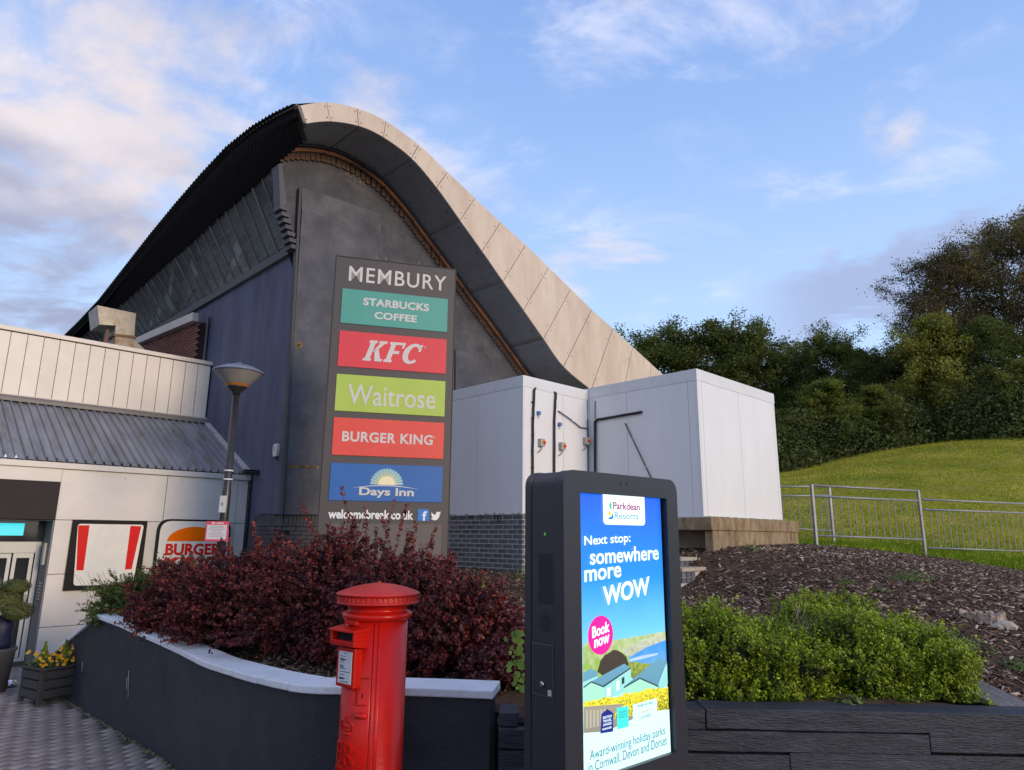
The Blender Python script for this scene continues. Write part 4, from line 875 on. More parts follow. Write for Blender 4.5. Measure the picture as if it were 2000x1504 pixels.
for zz in (atY(447, 921, 9.2)[2]-1, atY(446, 938, 9.2)[2]-1): MB().lathe([(.062, zz), (.062, zz+.02)], 16).build('pole_band', flat('white_clip', (.7, .7, .7)), lm)
tg = thing('pole_tag', 'small white label fixed on the lamp post above the red notice', 'label', (lx-.01, ly-.062, atY(434, 985, 9.2)[2]))
MB().box(-.045, .045, -.008, 0, -.11, .11).build('plate', flat('tag_white', (.55, .56, .57), .5), tg, bevel=.003); MB().box(-.02, .01, -.0095, -.008, -.02, .02).build('printed_mark', flat('grey_print', (.25, .25, .27)), tg)
nx_, ny_, nz_ = atY(423, 1038, 9.1)
ns = thing('parking_notice', 'small red framed notice with grey print on the lamp post', 'sign', (nx_, ny_, nz_), rad(6))
MB().box(-.145, .145, 0, .012, -.13, .13).build('plate', flat('notice_red', (.62, .07, .12), .5), ns, bevel=.006)
MB().box(-.125, .125, -.003, 0, -.10, .085).build('sheet', flat('notice_white', (.62, .60, .62), .5), ns)
mb = MB()
for k in range(8): w_ = random.uniform(.05, .105); mb.box(-w_, w_, -.0045, -.003, .065-k*.019, .070-k*.019)
mb.build('printed_line', flat('grey_print', (.25, .25, .27)), ns)
mb = MB().box(-.07, -.03, -.002, 0, .095, .12).box(-.01, .08, -.002, 0, .098, .115); mb.build('printed_mark', flat('pale_print', (.7, .55, .5)), ns)
# ------------------------------------------------------------------ fast food wall signs on the annex
kb = gthing('chicken_shop_sign', 'black framed white wall sign with two red stripes, nearer the entrance door', 'sign', -2.4, WB, 1.7)
wsg = lambda x, y: gb(x, y, WB-.10)
Q = [wsg(143, 1016), wsg(289, 1016), wsg(273, 1147), wsg(124, 1154)]
xl0 = Q[3][0]; xr0 = (Q[1][0]+Q[2][0])/2; zt0_ = (Q[0][1]+Q[1][1])/2; zb0_ = (Q[2][1]+Q[3][1])/2
MB().box(xl0, xr0, WB-.10, WB-.025, zb0_, zt0_).build('frame', flat('sign_black', (.016, .014, .014), .6, spec=.15), kb, bevel=.006)
def rpoly(pts, r=.05, n=5):
    out = []; m_ = len(pts)
    for i in range(m_):
        p = np.array(pts[i]); a = np.array(pts[i-1])-p; b = np.array(pts[(i+1) % m_])-p; a = a/np.linalg.norm(a); b = b/np.linalg.norm(b)
        for t in np.linspace(0, 1, n): out.append(tuple(p+a*r*(1-t)**2+b*r*t**2))
    return out
wp4 = [wsg(152, 1023), wsg(281, 1025), wsg(259, 1141), wsg(143, 1144)]
MB().prism(rpoly(wp4, .05), WB-.108, WB-.10).build('white_panel', flat('sign_cream', (.80, .78, .70), .5, spec=.2), kb)
sr = flat('sign_red', (.70, .006, .008), .5, spec=.2)
for q in ([(153, 1026), (175, 1026), (163, 1114), (149, 1114)], [(255, 1027), (276, 1028), (257, 1112), (244, 1112)]):
    MB().prism([gb(x, y, WB-.111) for x, y in q], WB-.111, WB-.108).build('red_stripe', sr, kb)
bk_ = gthing('burger_sign', 'round cornered burger sign with orange bun, half hidden by the bushes', 'sign', -1, WB, 1.7)
R4 = [wsg(306, 1013), wsg(452, 1020), wsg(440, 1150), wsg(292, 1156)]
xL, xRr = R4[3][0]+.02, (R4[1][0]+R4[2][0])/2; zT = R4[0][1]; zB = R4[3][1]
MB().prism(rpoly([(xL, zB), (xRr, zB), (xRr, zT), (xL, zT)], .22, 8), WB-.10, WB-.025).build('frame', MATS['sign_black'], bk_)
MB().prism(rpoly([(xL+.035, zB+.035), (xRr-.035, zB+.035), (xRr-.035, zT-.035), (xL+.035, zT-.035)], .2, 8), WB-.108, WB-.10).build('white_panel', flat('sign_cream', (.80, .78, .70), .5, spec=.2), bk_)
bl_ = gb(325, 1057, WB-.11)
xc_ = (xL+xRr)/2; bw = (xRr-xL)*.37
org = flat('bun_orange', (1.0, .17, .0), .6, spec=.1)
MB().prism([(xc_+bw*math.cos(t), bl_[1]+.26*math.sin(t)) for t in np.linspace(0, math.pi, 24)], WB-.111, WB-.108).build('bun', org, bk_)
MB().prism([(xc_+bw*math.cos(t), bl_[1]-.60+.18*math.sin(t)) for t in np.linspace(math.pi, 2*math.pi, 24)], WB-.111, WB-.108).build('bun', org, bk_)
text('BURGER', bk_, flat('letter_red', (.70, .012, .004), .5, spec=.2), xc_, bl_[1]-.145, bw*2.05, .21, WB-.108, bold=.04)
text('KING', bk_, flat('letter_red', (.70, .012, .004), .5, spec=.2), xc_, bl_[1]-.40, bw*2.05, .24, WB-.108, bold=.05)
# ------------------------------------------------------------------ digital advertising kiosk
KZ = rad(47.8); KA = np.array([math.sin(KZ), math.cos(KZ), 0]); KB = np.array([-math.cos(KZ), math.sin(KZ), 0]); K0 = atY(1100, 914, 3.2)
ki = thing('advertising_kiosk', 'black freestanding kiosk with a lit portrait screen advertising holiday parks', 'kiosk', (K0[0], K0[1], 0), rad(90)-KZ)
km = mat('kiosk_black', (.030, .030, .038), .38, var=.06, scale=60, bump=.08, bscale=300)
KH = 2.36; KW = .912
def rslab(x0, x1, z0, z1, r, y0, y1, n=7):
    pts = [(x0, z0), (x1, z0)]
    for t in np.linspace(0, math.pi/2, n): pts.append((x1-r+r*math.cos(t), z1-r+r*math.sin(t)))
    for t in np.linspace(math.pi/2, math.pi, n): pts.append((x0+r+r*math.cos(t), z1-r+r*math.sin(t)))
    return pts
KF = lambda x, y, o=.0: (lambda p: (float((p-K0)@KA), float(p[2])))(onpl(x, y, K0+KB*o, KB))
KS = lambda x, y: (lambda p: (float((p-K0)@KB), float(p[2])))(onpl(x, y, K0, KA))
MB().prism(rslab(.004, KW-.004, .03, KH-.004, .068, 0, 0), .062, .215).build('housing', km, ki, bevel=.003)
MB().prism(rslab(0, KW, .03, KH, .07, 0, 0), .219, .262).build('rear_cover', km, ki, bevel=.006)
MB().prism(rslab(.012, KW-.012, .04, KH-.012, .06, 0, 0), .056, .225).build('seam', flat('seam_black', (.006, .006, .006), .8), ki)
MB().box(-.02, KW+.02, -.03, .29, 0, .03).build('base_plate', km, ki, bevel=.004)
# front bezel as a ring round the screen
X0, X1, Z0, Z1 = .116, .812, .995, 2.256
outp = rslab(0, KW, .03, KH, .07, 0, 0); mb = MB()
tl = [p for p in outp]
i0 = [(X0, Z0), (X1, Z0)]+[(X1, Z1)]*7+[(X0, Z1)]*7
V = [(x, 0, z) for x, z in outp]+[(x, 0, z) for x, z in i0]+[(x, .058, z) for x, z in outp]+[(x, .03, z) for x, z in i0]; n = len(outp)
F = []
for i in range(n):
    j = (i+1) % n; F += [(i, j, j+n, i+n), (i, i+2*n, j+2*n, j), (i+n, j+n, j+3*n, i+3*n)]
me = bpy.data.meshes.new('bezel'); me.from_pydata(V, [], F); me.validate(); bz_ = add_obj('bezel', me, km, ki); bb_ = bz_.modifiers.new('b', 'BEVEL'); bb_.width = .004; bb_.segments = 2; bb_.limit_method = 'ANGLE'
me.transform(Matrix.Identity(4))
for q in (1213, 1224): x, z = KF(q, 945); MB().lathe([(.006, 0), (.006, .002)], 12).build('sensor', flat('sensor_black', (.003, .003, .003), .1), bz_).matrix_local = Matrix.Translation((x, -.001, z)) @ Matrix.Rotation(rad(90), 4, 'X')
scr = thing_screen = MB().box(X0-.01, X1+.01, .030, .04, Z0-.01, Z1+.01).build('screen', flat('screen_black', (.004, .004, .006), .15), ki)
SY = .0295
def glow2(name, stops, s=1.0, noise=0., nscale=20, nst=(1, 1, 1)):       # picture colours on the lit screen, by height on the screen
    m = bpy.data.materials.new(name); m.use_nodes = True; t = m.node_tree; nn = t.nodes; l = t.links; p = nn['Principled BSDF']; p.inputs['Base Color'].default_value = (.01, .01, .01, 1); p.inputs['Roughness'].default_value = .3
    tcn = nn.new('ShaderNodeTexCoord'); spx = nn.new('ShaderNodeSeparateXYZ'); l.new(tcn.outputs['Object'], spx.inputs[0])
    mr = nn.new('ShaderNodeMapRange'); mr.inputs[1].default_value = Z0; mr.inputs[2].default_value = Z1; l.new(spx.outputs[2], mr.inputs[0]); src = mr.outputs[0]
    if noise:
        nz = nn.new('ShaderNodeTexNoise'); nz.inputs['Scale'].default_value = nscale; nz.inputs['Detail'].default_value = 6; mpn = nn.new('ShaderNodeMapping'); mpn.inputs['Scale'].default_value = nst; l.new(tcn.outputs['Object'], mpn.inputs[0]); l.new(mpn.outputs[0], nz.inputs['Vector'])
        ad = nn.new('ShaderNodeMath'); ad.operation = 'MULTIPLY_ADD'; l.new(nz.outputs[0], ad.inputs[0]); ad.inputs[1].default_value = noise; l.new(src, ad.inputs[2]); sb = nn.new('ShaderNodeMath'); sb.operation = 'SUBTRACT'; l.new(ad.outputs[0], sb.inputs[0]); sb.inputs[1].default_value = noise/2; src = sb.outputs[0]
    rp = nn.new('ShaderNodeValToRGB'); e = rp.color_ramp.elements; e[0].position = stops[0][0]; e[0].color = (*stops[0][1], 1); e[1].position = stops[-1][0]; e[1].color = (*stops[-1][1], 1)
    for p_, c in stops[1:-1]: q = e.new(p_); q.color = (*c, 1)
    l.new(src, rp.inputs[0]); l.new(rp.outputs[0], p.inputs['Emission Color']); p.inputs['Emission Strength'].default_value = s; return m
def lay(name, pts, m, k, px=True):
    P_ = [KF(x, y, SY) for x, y in pts] if px else pts
    P_ = [(min(max(x, X0), X1-.018), max(z, Z0)) for x, z in P_]
    return MB().prism(P_, SY-.0006*(k+1), SY-.0006*k-.0001).build(name, m, scr)
SX1 = X1-.018
lay('picture_sky', [(X0, Z0), (SX1, Z0), (SX1, Z1), (X0, Z1)], glow2('ad_sky', [(.30, (.36, .68, .90)), (.48, (.13, .50, .92)), (.68, (.010, .24, .86)), (1, (.004, .09, .62))], .95, .05, 4), 0, False)
lay('picture_hill', [(1138, 1258), (1150, 1254), (1200, 1250), (1250, 1242), (1306, 1232), (1306, 1252), (1262, 1266), (1230, 1300), (1200, 1330), (1138, 1335)], glow2('ad_hill', [(.1, (.10, .22, .03)), (.3, (.42, .58, .10)), (.36, (.25, .42, .07)), (.5, (.55, .60, .38))], .85, .3, 25), 1)
lay('picture_cliff', [(1215, 1272), (1250, 1250), (1306, 1238), (1306, 1250), (1262, 1264), (1228, 1284)], glow2('ad_cliff', [(.3, (.30, .36, .22)), (.5, (.60, .62, .50))], .85, .4, 40), 2)
lay('picture_sea', [(1228, 1284), (1262, 1264), (1307, 1249), (1308, 1298), (1262, 1300), (1230, 1300)], glow2('ad_sea', [(.25, (.20, .42, .80)), (.4, (.05, .28, .72))], .9, .2, 12), 3)
lay('picture_dark_bush', [(1166, 1312), (1172, 1290), (1180, 1280), (1190, 1274), (1197, 1269), (1205, 1270), (1214, 1275), (1222, 1282), (1225, 1292), (1232, 1300), (1228, 1316), (1205, 1330), (1180, 1322)], glow2('ad_bush', [(.2, (.02, .03, .012)), (.4, (.055, .04, .03))], .9, .3, 60), 4)
lay('picture_bank', [(1226, 1294), (1240, 1292), (1258, 1296), (1272, 1295), (1264, 1312), (1240, 1330), (1226, 1318)], glow2('ad_bank', [(.2, (.05, .10, .02)), (.4, (.30, .38, .07))], .9, .5, 60), 4)
lay('picture_surf', [(1228, 1288), (1250, 1281), (1285, 1275), (1283, 1279), (1250, 1288), (1230, 1292)], glow('ad_surf', (.42, .55, .72), .9), 4)
rf = glow2('ad_roof', [(.15, (.10, .24, .33)), (.4, (.13, .33, .46))], .9, .1, 20); mint = glow2('ad_wall', [(.1, (.26, .60, .42)), (.3, (.36, .72, .55))], .9, .15, 60, (1, 1, 12)); mint2 = glow2('ad_wall_far', [(.1, (.20, .52, .50)), (.3, (.30, .66, .62))], .9, .1, 30)
lay('picture_cabin_roof', [(1138, 1314), (1152, 1306), (1166, 1312), (1166, 1320), (1138, 1332)], rf, 5)
lay('picture_cabin_wall', [(1138, 1332), (1166, 1320), (1166, 1332), (1138, 1342)], mint2, 5)
lay('picture_cabin_roof', [(1153, 1331), (1218, 1296), (1230, 1304), (1176, 1341)], rf, 6)
lay('picture_cabin_wall', [(1138, 1341), (1153, 1331), (1176, 1340), (1178, 1366), (1138, 1372)], mint, 6)
lay('picture_cabin_wall', [(1176, 1341), (1230, 1304), (1232, 1330), (1216, 1352), (1180, 1366)], mint2, 6)
lay('picture_cabin_roof', [(1217, 1341), (1286, 1284), (1306, 1291), (1284, 1339), (1248, 1324)], rf, 7)
lay('picture_cabin_wall', [(1217, 1343), (1248, 1325), (1285, 1341), (1284, 1354), (1218, 1354)], mint, 7)
lay('picture_cabin_wall', [(1285, 1341), (1306, 1294), (1307, 1335), (1286, 1350)], mint2, 7)
dk_ = glow('ad_eave', (.03, .06, .08), .9)
for q_ in ([(1217, 1341), (1248, 1323), (1285, 1339), (1285, 1342), (1248, 1326), (1217, 1344)], [(1138, 1341), (1153, 1330), (1176, 1339), (1176, 1342), (1153, 1333), (1138, 1344)], [(1176, 1339), (1230, 1303), (1230, 1306), (1176, 1343)]): lay('picture_eave', q_, dk_, 8)
gw_ = glow('ad_white', (.80, .93, .95), .9)
lay('picture_window', [(1184, 1344), (1191, 1341), (1191, 1358), (1184, 1360)], gw_, 7); lay('picture_window', [(1203, 1331), (1208, 1328), (1208, 1346), (1203, 1349)], gw_, 7)
lay('picture_window', [(1213, 1324), (1218, 1321), (1218, 1334), (1213, 1337)], glow('ad_dark', (.02, .04, .05), .9), 7)
# gorse: bumpy band
gp_ = [(1138, 1376)]+[(1138+k*7, 1372-k*1.35+random.uniform(-4, 3)) for k in range(0, 25)]+[(1310, 1392), (1240, 1405), (1138, 1400)]
lay('picture_gorse', gp_, glow2('ad_gorse', [(.08, (.05, .07, .01)), (.17, (.30, .30, .02)), (.22, (.70, .60, .03)), (.3, (.82, .72, .06))], .9, .5, 90), 8)
lay('picture_deck', [(1138, 1380), (1218, 1374), (1200, 1390), (1196, 1404), (1236, 1398), (1236, 1420), (1138, 1440)], glow2('ad_deck', [(.02, (.13, .12, .09)), (.2, (.30, .28, .22))], .9, .15, 50, (9, 1, 1)), 9)
for k in range(7): lay('picture_post', [(1143+k*7, 1387-k*.5), (1146+k*7, 1387-k*.5), (1146+k*7, 1422-k*1.4), (1143+k*7, 1423-k*1.4)], glow('ad_rail', (.50, .47, .38), .8), 10)
pale = glow('ad_pale', (.60, .88, .90), .92)
pp = [(X0, Z0)]+[KF(x, y, SY) for x, y in [(1138, 1431), (1170, 1429), (1200, 1420), (1234, 1404), (1234, 1376), (1281, 1363), (1281, 1388), (1296, 1386), (1309, 1384)]]+[(SX1, Z0)]
lay('picture_caption_panel', [(min(x, SX1), z) for x, z in pp], pale, 11, False)
def kt(s, l, r, t, b, m, k=13, **kw):
    xm = (l+r)/2; ym = (t+b)/2; xl_ = KF(l, ym, SY)[0]; xr_ = KF(r, ym, SY)[0]; zt_ = KF(xm, t, SY)[1]; zb_ = KF(xm, b, SY)[1]
    return text(s, scr, m, (xl_+xr_)/2, (zt_+zb_)/2, xr_-xl_, zt_-zb_, SY-.0006*k, d=.0005, **kw)
white = glow('ad_lettering', (.78, .95, .97), .95)
q = [KF(x, y, SY) for x, y in ((1175, 962), (1256, 968), (1254, 1026), (1178, 1025))]
lx0, lx1, lz0, lz1 = q[0][0], q[1][0], (q[2][1]+q[3][1])/2, Z1
lay('picture_logo_plate', [(lx0, lz1), (lx0, lz0+.02), (lx0+.006, lz0+.006), (lx0+.02, lz0), (lx1-.02, lz0), (lx1-.006, lz0+.006), (lx1, lz0+.02), (lx1, lz1)], glow('ad_plate', (.76, .93, .95), .95), 12, False)
kt('Parkdean', 1195, 1247, 982, 996, glow('ad_plum', (.30, .01, .12), .9), 13, bold=.02, skew=.0); kt('Resorts', 1198, 1244, 1001, 1014, glow('ad_teal', (.03, .24, .40), .9), 13, bold=0)
lay('logo_sail', [(1192, 979), (1187, 986), (1189, 994), (1192, 996)], glow('ad_green', (.05, .45, .28), .9), 13)
lay('logo_wave', [(1184, 1013), (1192, 1008), (1194, 1001), (1196, 1012), (1191, 1015)], glow('ad_blue', (.02, .22, .62), .9), 13)
cx_, cz_ = KF(1188.5, 1003, SY); lay('logo_sun', [(cx_+.011*math.cos(t), cz_+.012*math.sin(t)) for t in np.linspace(0, 6.28, 14)[:-1]], glow('ad_yellow', (.85, .6, .02), .9), 14, False)
kt('Next stop:', 1139, 1229, 1044, 1067, white, skew=.05, bold=.014); kt('somewhere', 1150, 1284, 1068, 1098, white, skew=.03, bold=.018); kt('more', 1139, 1211, 1109, 1132, white, skew=.06, bold=.018); kt('WOW', 1175, 1267, 1135, 1172, white, skew=.10, bold=.03)
cx_, cz_ = KF(1171, 1240, SY); rr_ = KF(1195, 1240, SY)[0]-cx_
zr_ = (KF(1171, 1202, SY)[1]-KF(1171, 1278, SY)[1])/2
lay('picture_button', [(cx_+rr_*math.cos(t), cz_+zr_*math.sin(t)) for t in np.linspace(0, 6.28, 40)[:-1]], glow('ad_pink', (.80, .012, .30), .95), 12, False)
kt('Book', 1154, 1188, 1218, 1240, glow('ad_w2', (.95, .95, .95)), 13, bold=.028, skew=.16); kt('now', 1158, 1188, 1244, 1260, glow('ad_w2', (.95, .95, .95)), 13, bold=.028, skew=.16)
tealt = glow('ad_teal2', (.03, .20, .26), .9)
kt('Award-winning holiday parks', 1149, 1297, 1441, 1464, tealt, 13, bold=.0, skew=.02); kt('in Cornwall, Devon and Dorset', 1146, 1301, 1462, 1484, tealt, 13, bold=.0, skew=.02)
lay('picture_badge', [(1172, 1394), (1184, 1384), (1195, 1392), (1195, 1428), (1170, 1432)], glow('ad_navy', (.015, .02, .22), .9), 13)
lay('picture_badge', [(1202, 1382), (1225, 1378), (1225, 1418), (1203, 1424)], glow('ad_turquoise', (.06, .72, .66), .9), 13)
for k in range(3): kt('Travellers Choice Award'.split()[k], 1206, 1222, 1387+k*5, 1391+k*5, tealt, 14, bold=0)
for k, s_ in enumerate(('BRITISH', 'TRAVEL', 'AWARDS')): kt(s_, 1175, 1192, 1397+k*7, 1402+k*7, white, 14, bold=0)
kt('WINNER', 1173, 1192, 1420, 1424, white, 14, bold=0)
kt('Average user rating', 1242, 1272, 1372, 1379, tealt, 13, bold=0); kt('4.1 ★★★★☆', 1242, 1275, 1384, 1392, glow('ad_gold', (.55, .42, .20), .9), 13, bold=0); kt('as at 07/14/2024', 1248, 1268, 1396, 1401, tealt, 13, bold=0)
MB().box(X0, SX1, SY-.004, SY, Z0-.0, Z0+.004).build('screen_edge_line', glow('ad_lime', (.45, .75, .05), .6), scr)
# side fittings of the kiosk (left side face, x = 0)
spk = lambda r: None
g0 = KS(1050, 1082); g1 = KS(1080, 1180); gx0, gx1 = min(g0[0], g1[0])+.0, max(g0[0], g1[0]); gx0 = max(gx0, .075); gx1 = min(gx1, .17)
mb = MB(); hx = []
nr = 0; zz = g1[1]
while zz < g0[1]:
    b = gx0+(.004 if nr % 2 else 0)
    while b < gx1: mb.add([(.0032, b+.0026*math.cos(t), zz+.003*math.sin(t)) for t in np.linspace(0, 6.28, 7)[:-1]], [(5, 4, 3, 2, 1, 0)]); b += .008
    zz += .0075; nr += 1
o = mb.build('ventilation_grille', flat('seam_black', (.006, .006, .006), .8), ki); o['kind'] = 'stuff'
sc_ = KS(1064, 1217); mb = MB(); sb = .125
for rr in range(1, 7):
    for t in np.linspace(0, 6.28, 6*rr+1)[:-1]:
        y_ = sb+rr*.0062*math.cos(t); z_ = sc_[1]+rr*.0062*math.sin(t); mb.add([(.0030, y_+.0019*math.cos(u), z_+.0019*math.sin(u)) for u in np.linspace(0, 6.28, 7)[:-1]], [(5, 4, 3, 2, 1, 0)])
o = mb.build('speaker_grille', flat('speaker_hole', (.012, .012, .014), .9), ki); o['kind'] = 'stuff'
d1 = KS(1055, 1258)[1]; d0 = KS(1060, 1358)[1]
pn = MB().box(.0005, .003, .062+.012, .205, d0, d1).build('access_panel', km, ki); pe = flat('panel_edge', (.12, .12, .13), .4)
MB().box(.000, .0028, .205, .207, d0, d1).box(.0, .0028, .072, .074, d0, d1).box(0, .0028, .072, .207, d1, d1+.002).box(0, .0028, .072, .207, d0-.002, d0).build('panel_edge', pe, pn)
zl = KS(1066, 1337)[1]; lk_ = MB().lathe([(.012, 0), (.012, .012), (.008, .014)], 18).build('lock', flat('lock_steel', (.6, .6, .6), .25, metal=1), pn); lk_.matrix_local = Matrix.Translation((.0, .135, zl)) @ Matrix.Rotation(rad(-90), 4, 'Y')
MB().box(-.001, .001, .083, .105, zl-.045, zl-.02).build('sticker', flat('sticker_white', (.5, .5, .5)), pn)
zg = KS(1062, 1043)[1]; MB().box(.001, .0032, .119, .129, zg-.006, zg+.006).build('indicator', glow('led_green', (.10, .35, .02), .5), ki)
# ------------------------------------------------------------------ red pillar box
PX, PY = -.752, 4.06
pb = thing('post_box', 'red cast iron pillar box with a wide round cap in front of the black wall', 'post box', (PX, PY, 0), rad(-40))
red = mat('post_box_red', (.50, .008, .004), .30, scale=5, col2=(.60, .013, .006), bump=.07, bscale=60, coat=.0, spec=.35, dirt_or_glare=(.34, .022, .014), dscale=9, damt=.6)
cr_ = mat('cap_red', (.50, .014, .010), .5, scale=5, col2=(.62, .035, .022), bump=.15, bscale=70, dirt_or_glare=(.45, .05, .04), dscale=8, damt=.4)
rb = .172
MB().lathe([(.20, 0), (.20, .18), (.178, .22), (rb, .24), (rb, 1.60)], 64).build('body', red, pb)
MB().lathe([(rb, 1.585), (.186, 1.59), (.196, 1.603), (.197, 1.615), (.190, 1.626), (.168, 1.632), (.163, 1.645), (.176, 1.662), (.205, 1.672), (.226, 1.676)], 64).build('neck_moulding', red, pb)
cp = MB().lathe([(.226, 1.674), (.229, 1.678), (.229, 1.684), (.222, 1.686), (.222, 1.716), (.230, 1.718), (.236, 1.724), (.236, 1.728), (.215, 1.738), (.16, 1.757), (.09, 1.773), (.03, 1.780), (0, 1.781)], 72).build('cap', cr_, pb)
MB().lathe([(.012, 1.778), (.012, 1.785), (.005, 1.790), (0, 1.791)], 12).build('knob', cr_, cp)
for k in range(48):
    t = 2*math.pi*k/48; d = MB(); c_, s_ = math.cos(t), math.sin(t)
    V = [(c_*r-s_*w, s_*r+c_*w, z) for z in (1.688, 1.712) for r, w in ((.221, -.0095), (.2275, -.0095), (.2275, .0095), (.221, .0095))]
    d.add(V, [(0, 3, 2, 1), (4, 5, 6, 7), (0, 1, 5, 4), (1, 2, 6, 5), (2, 3, 7, 6), (3, 0, 4, 7)]).build('dentil', cr_, cp)
def patch(a0, a1, z0, z1, r, r0=None, n=20):       # cylindrical plate, angle measured from the front (-y), positive to the viewer's right
    r0 = r0 or rb-.004; V = []; F = []
    for i in range(n+1):
        t = rad(a0+(a1-a0)*i/n); s_, c_ = math.sin(t), -math.cos(t)
        V += [(s_*r, c_*r, z0), (s_*r, c_*r, z1), (s_*r0, c_*r0, z1), (s_*r0, c_*r0, z0)]
    for i in range(n):
        for q in range(4): F.append((i*4+q, (i+1)*4+q, (i+1)*4+(q+1) % 4, i*4+(q+1) % 4))
    F += [(0, 1, 2, 3), (n*4+3, n*4+2, n*4+1, n*4)]; mb = MB(); mb.add(V, F, False); mb.sm = [i % 4 == 0 for i in range(4*n)]+[False, False]; return mb
dr = patch(-50, 45, .28, 1.575, rb+.0045, n=40).build('door', red, pb)
patch(46.5, 51, .26, 1.582, rb+.009, n=4).build('door_rib', red, pb); patch(-56, -51.5, .26, 1.582, rb+.009, n=4).build('door_rib', red, pb)
patch(54, 60, .26, 1.582, rb+.003, n=4).build('hinge_strip', red, pb)
# posting slot hood
hd = MB(); hd.prism_x([(-.10, 1.568), (-.245, 1.548), (-.245, 1.536), (-.10, 1.536)], -.112, .112); hd.prism_x([(-.10, 1.492), (-.238, 1.492), (-.238, 1.466), (-.10, 1.445)], -.106, .106)
hd.prism_x([(-.10, 1.536), (-.238, 1.536), (-.238, 1.492), (-.10, 1.492)], -.108, -.088).prism_x([(-.10, 1.536), (-.238, 1.536), (-.238, 1.492), (-.10, 1.492)], .088, .108)
hdo = hd.build('posting_slot', red, pb, bevel=.003); MB().box(-.088, .088, -.20, -.17, 1.49, 1.537).build('slot_mouth', flat('slot_black', (.006, .004, .004), .9), hdo)
MB().box(-.05, .05, -.19, -.12, 1.568, 1.59).build('tablet_holder', red, pb, bevel=.003)
fr = MB().box(-.078, .078, -.205, -.14, 1.252, 1.452).build('notice_frame', red, pb, bevel=.007)
pt = MB().box(-.056, .056, -.2075, -.205, 1.272, 1.434).build('notice_plate', flat('notice_paper', (.62, .66, .70), .25), fr)
ink = flat('ink', (.05, .05, .06)); mb = MB()
for k, (a_, b_) in enumerate(((-.01, .012), (-.045, .0), (-.045, .02), (-.045, -.005), (-.045, -.012), (-.045, .01), (-.045, .045), (-.045, .0), (-.045, .012))):
    z_ = 1.424-k*.0155; mb.box(a_, b_, -.2082, -.2075, z_-.0015, z_+.0015)
mb.box(-.045, -.005, -.2082, -.2075, 1.292, 1.299); mb.build('printed_line', ink, pt)
text('9.00am', pt, ink, -.022, 1.392, .045, .014, -.2075, d=.0007); text('7.00am', pt, ink, -.025, 1.356, .038, .010, -.2075, d=.0007); text('Royal Mail', pt, ink, 0, 1.281, .06, .008, -.2075, d=.0007)
patch(20, 42, 1.302, 1.307, rb+.010, n=8).build('lock_plate', red, dr); patch(18, 40, 1.168, 1.175, rb+.012, n=8).build('lock_plate', red, dr); patch(20, 22, 1.176, 1.302, rb+.008, n=3).build('lock_plate', red, dr)
patch(30.2, 32.0, 1.205, 1.227, rb+.0065, n=3).build('keyhole', MATS['slot_black'], dr)
t = rad(31); hc = np.array([math.sin(t)*(rb+.004), -math.cos(t)*(rb+.004)]); tv_ = np.array([math.cos(t), math.sin(t)])
MB().tube([(*(hc-tv_*.034), 1.117), (*(hc-tv_*.026+np.array([.0, -.006])), 1.117), (*(hc+tv_*.026+np.array([.0, -.006])), 1.117), (*(hc+tv_*.034), 1.117)], [.006, .016, .016, .006], 10).build('handle', red, dr)
def wrap(s, z, w, h, name='raised_lettering', bold=.02, geo=None, d=.009, r=None):
    r = r or rb+.0045
    if geo: V, F = geo; w0 = np.ptp(V[:, 0]); h0 = np.ptp(V[:, 1])
    else: V, F, w0, h0 = text_geo(s, bold)
    th = V[:, 0]*w/w0/r; zz = V[:, 1]*h/h0+z; mb = MB()
    mb.add([(math.sin(a)*(r+d), -math.cos(a)*(r+d), c) for a, c in zip(th, zz)], F); n = len(V); mb.v += [(math.sin(a)*(r-.002), -math.cos(a)*(r-.002), c) for a, c in zip(th, zz)]
    ed = {}
    for f in F:
        for i in range(len(f)):
            e = (f[i], f[(i+1) % len(f)]); k = tuple(sorted(e)); ed[k] = None if k in ed else e
    sd_ = [(e[1], e[0], e[0]+n, e[1]+n) for e in ed.values() if e]; mb.f += sd_; mb.sm += [False]*len(sd_); return mb.build(name, red, dr)
wrap('ER', .925, .15, .105, bold=-.005); wrap('II', .925, .022, .05, bold=0); wrap('POST OFFICE', .835, .20, .036)
mb = MB()                                              # crown above the cypher
def ctube(pts, r): mb.tube([(math.sin(x/rb)*(rb+.006), -math.cos(x/rb)*(rb+.006), z+.13) for x, z in pts], r, 6)
ctube([(-.035, .895), (0, .889), (.035, .895)], .006); ctube([(-.035, .912), (0, .905), (.035, .912)], .004)
for s_ in (-1, 1): ctube([(s_*.036, .905), (s_*.048, .935), (s_*.03, .955), (s_*.0, .945)], .005)
ctube([(0, .905), (0, .95)], .004); ctube([(0, .95), (0, .985)], .005); ctube([(-.012, .972), (.012, .972)], .004)
for x in (-.022, 0, .022): ctube([(x-.004, .926), (x+.004, .926)], .006)
mb.build('crown_emblem', red, dr)
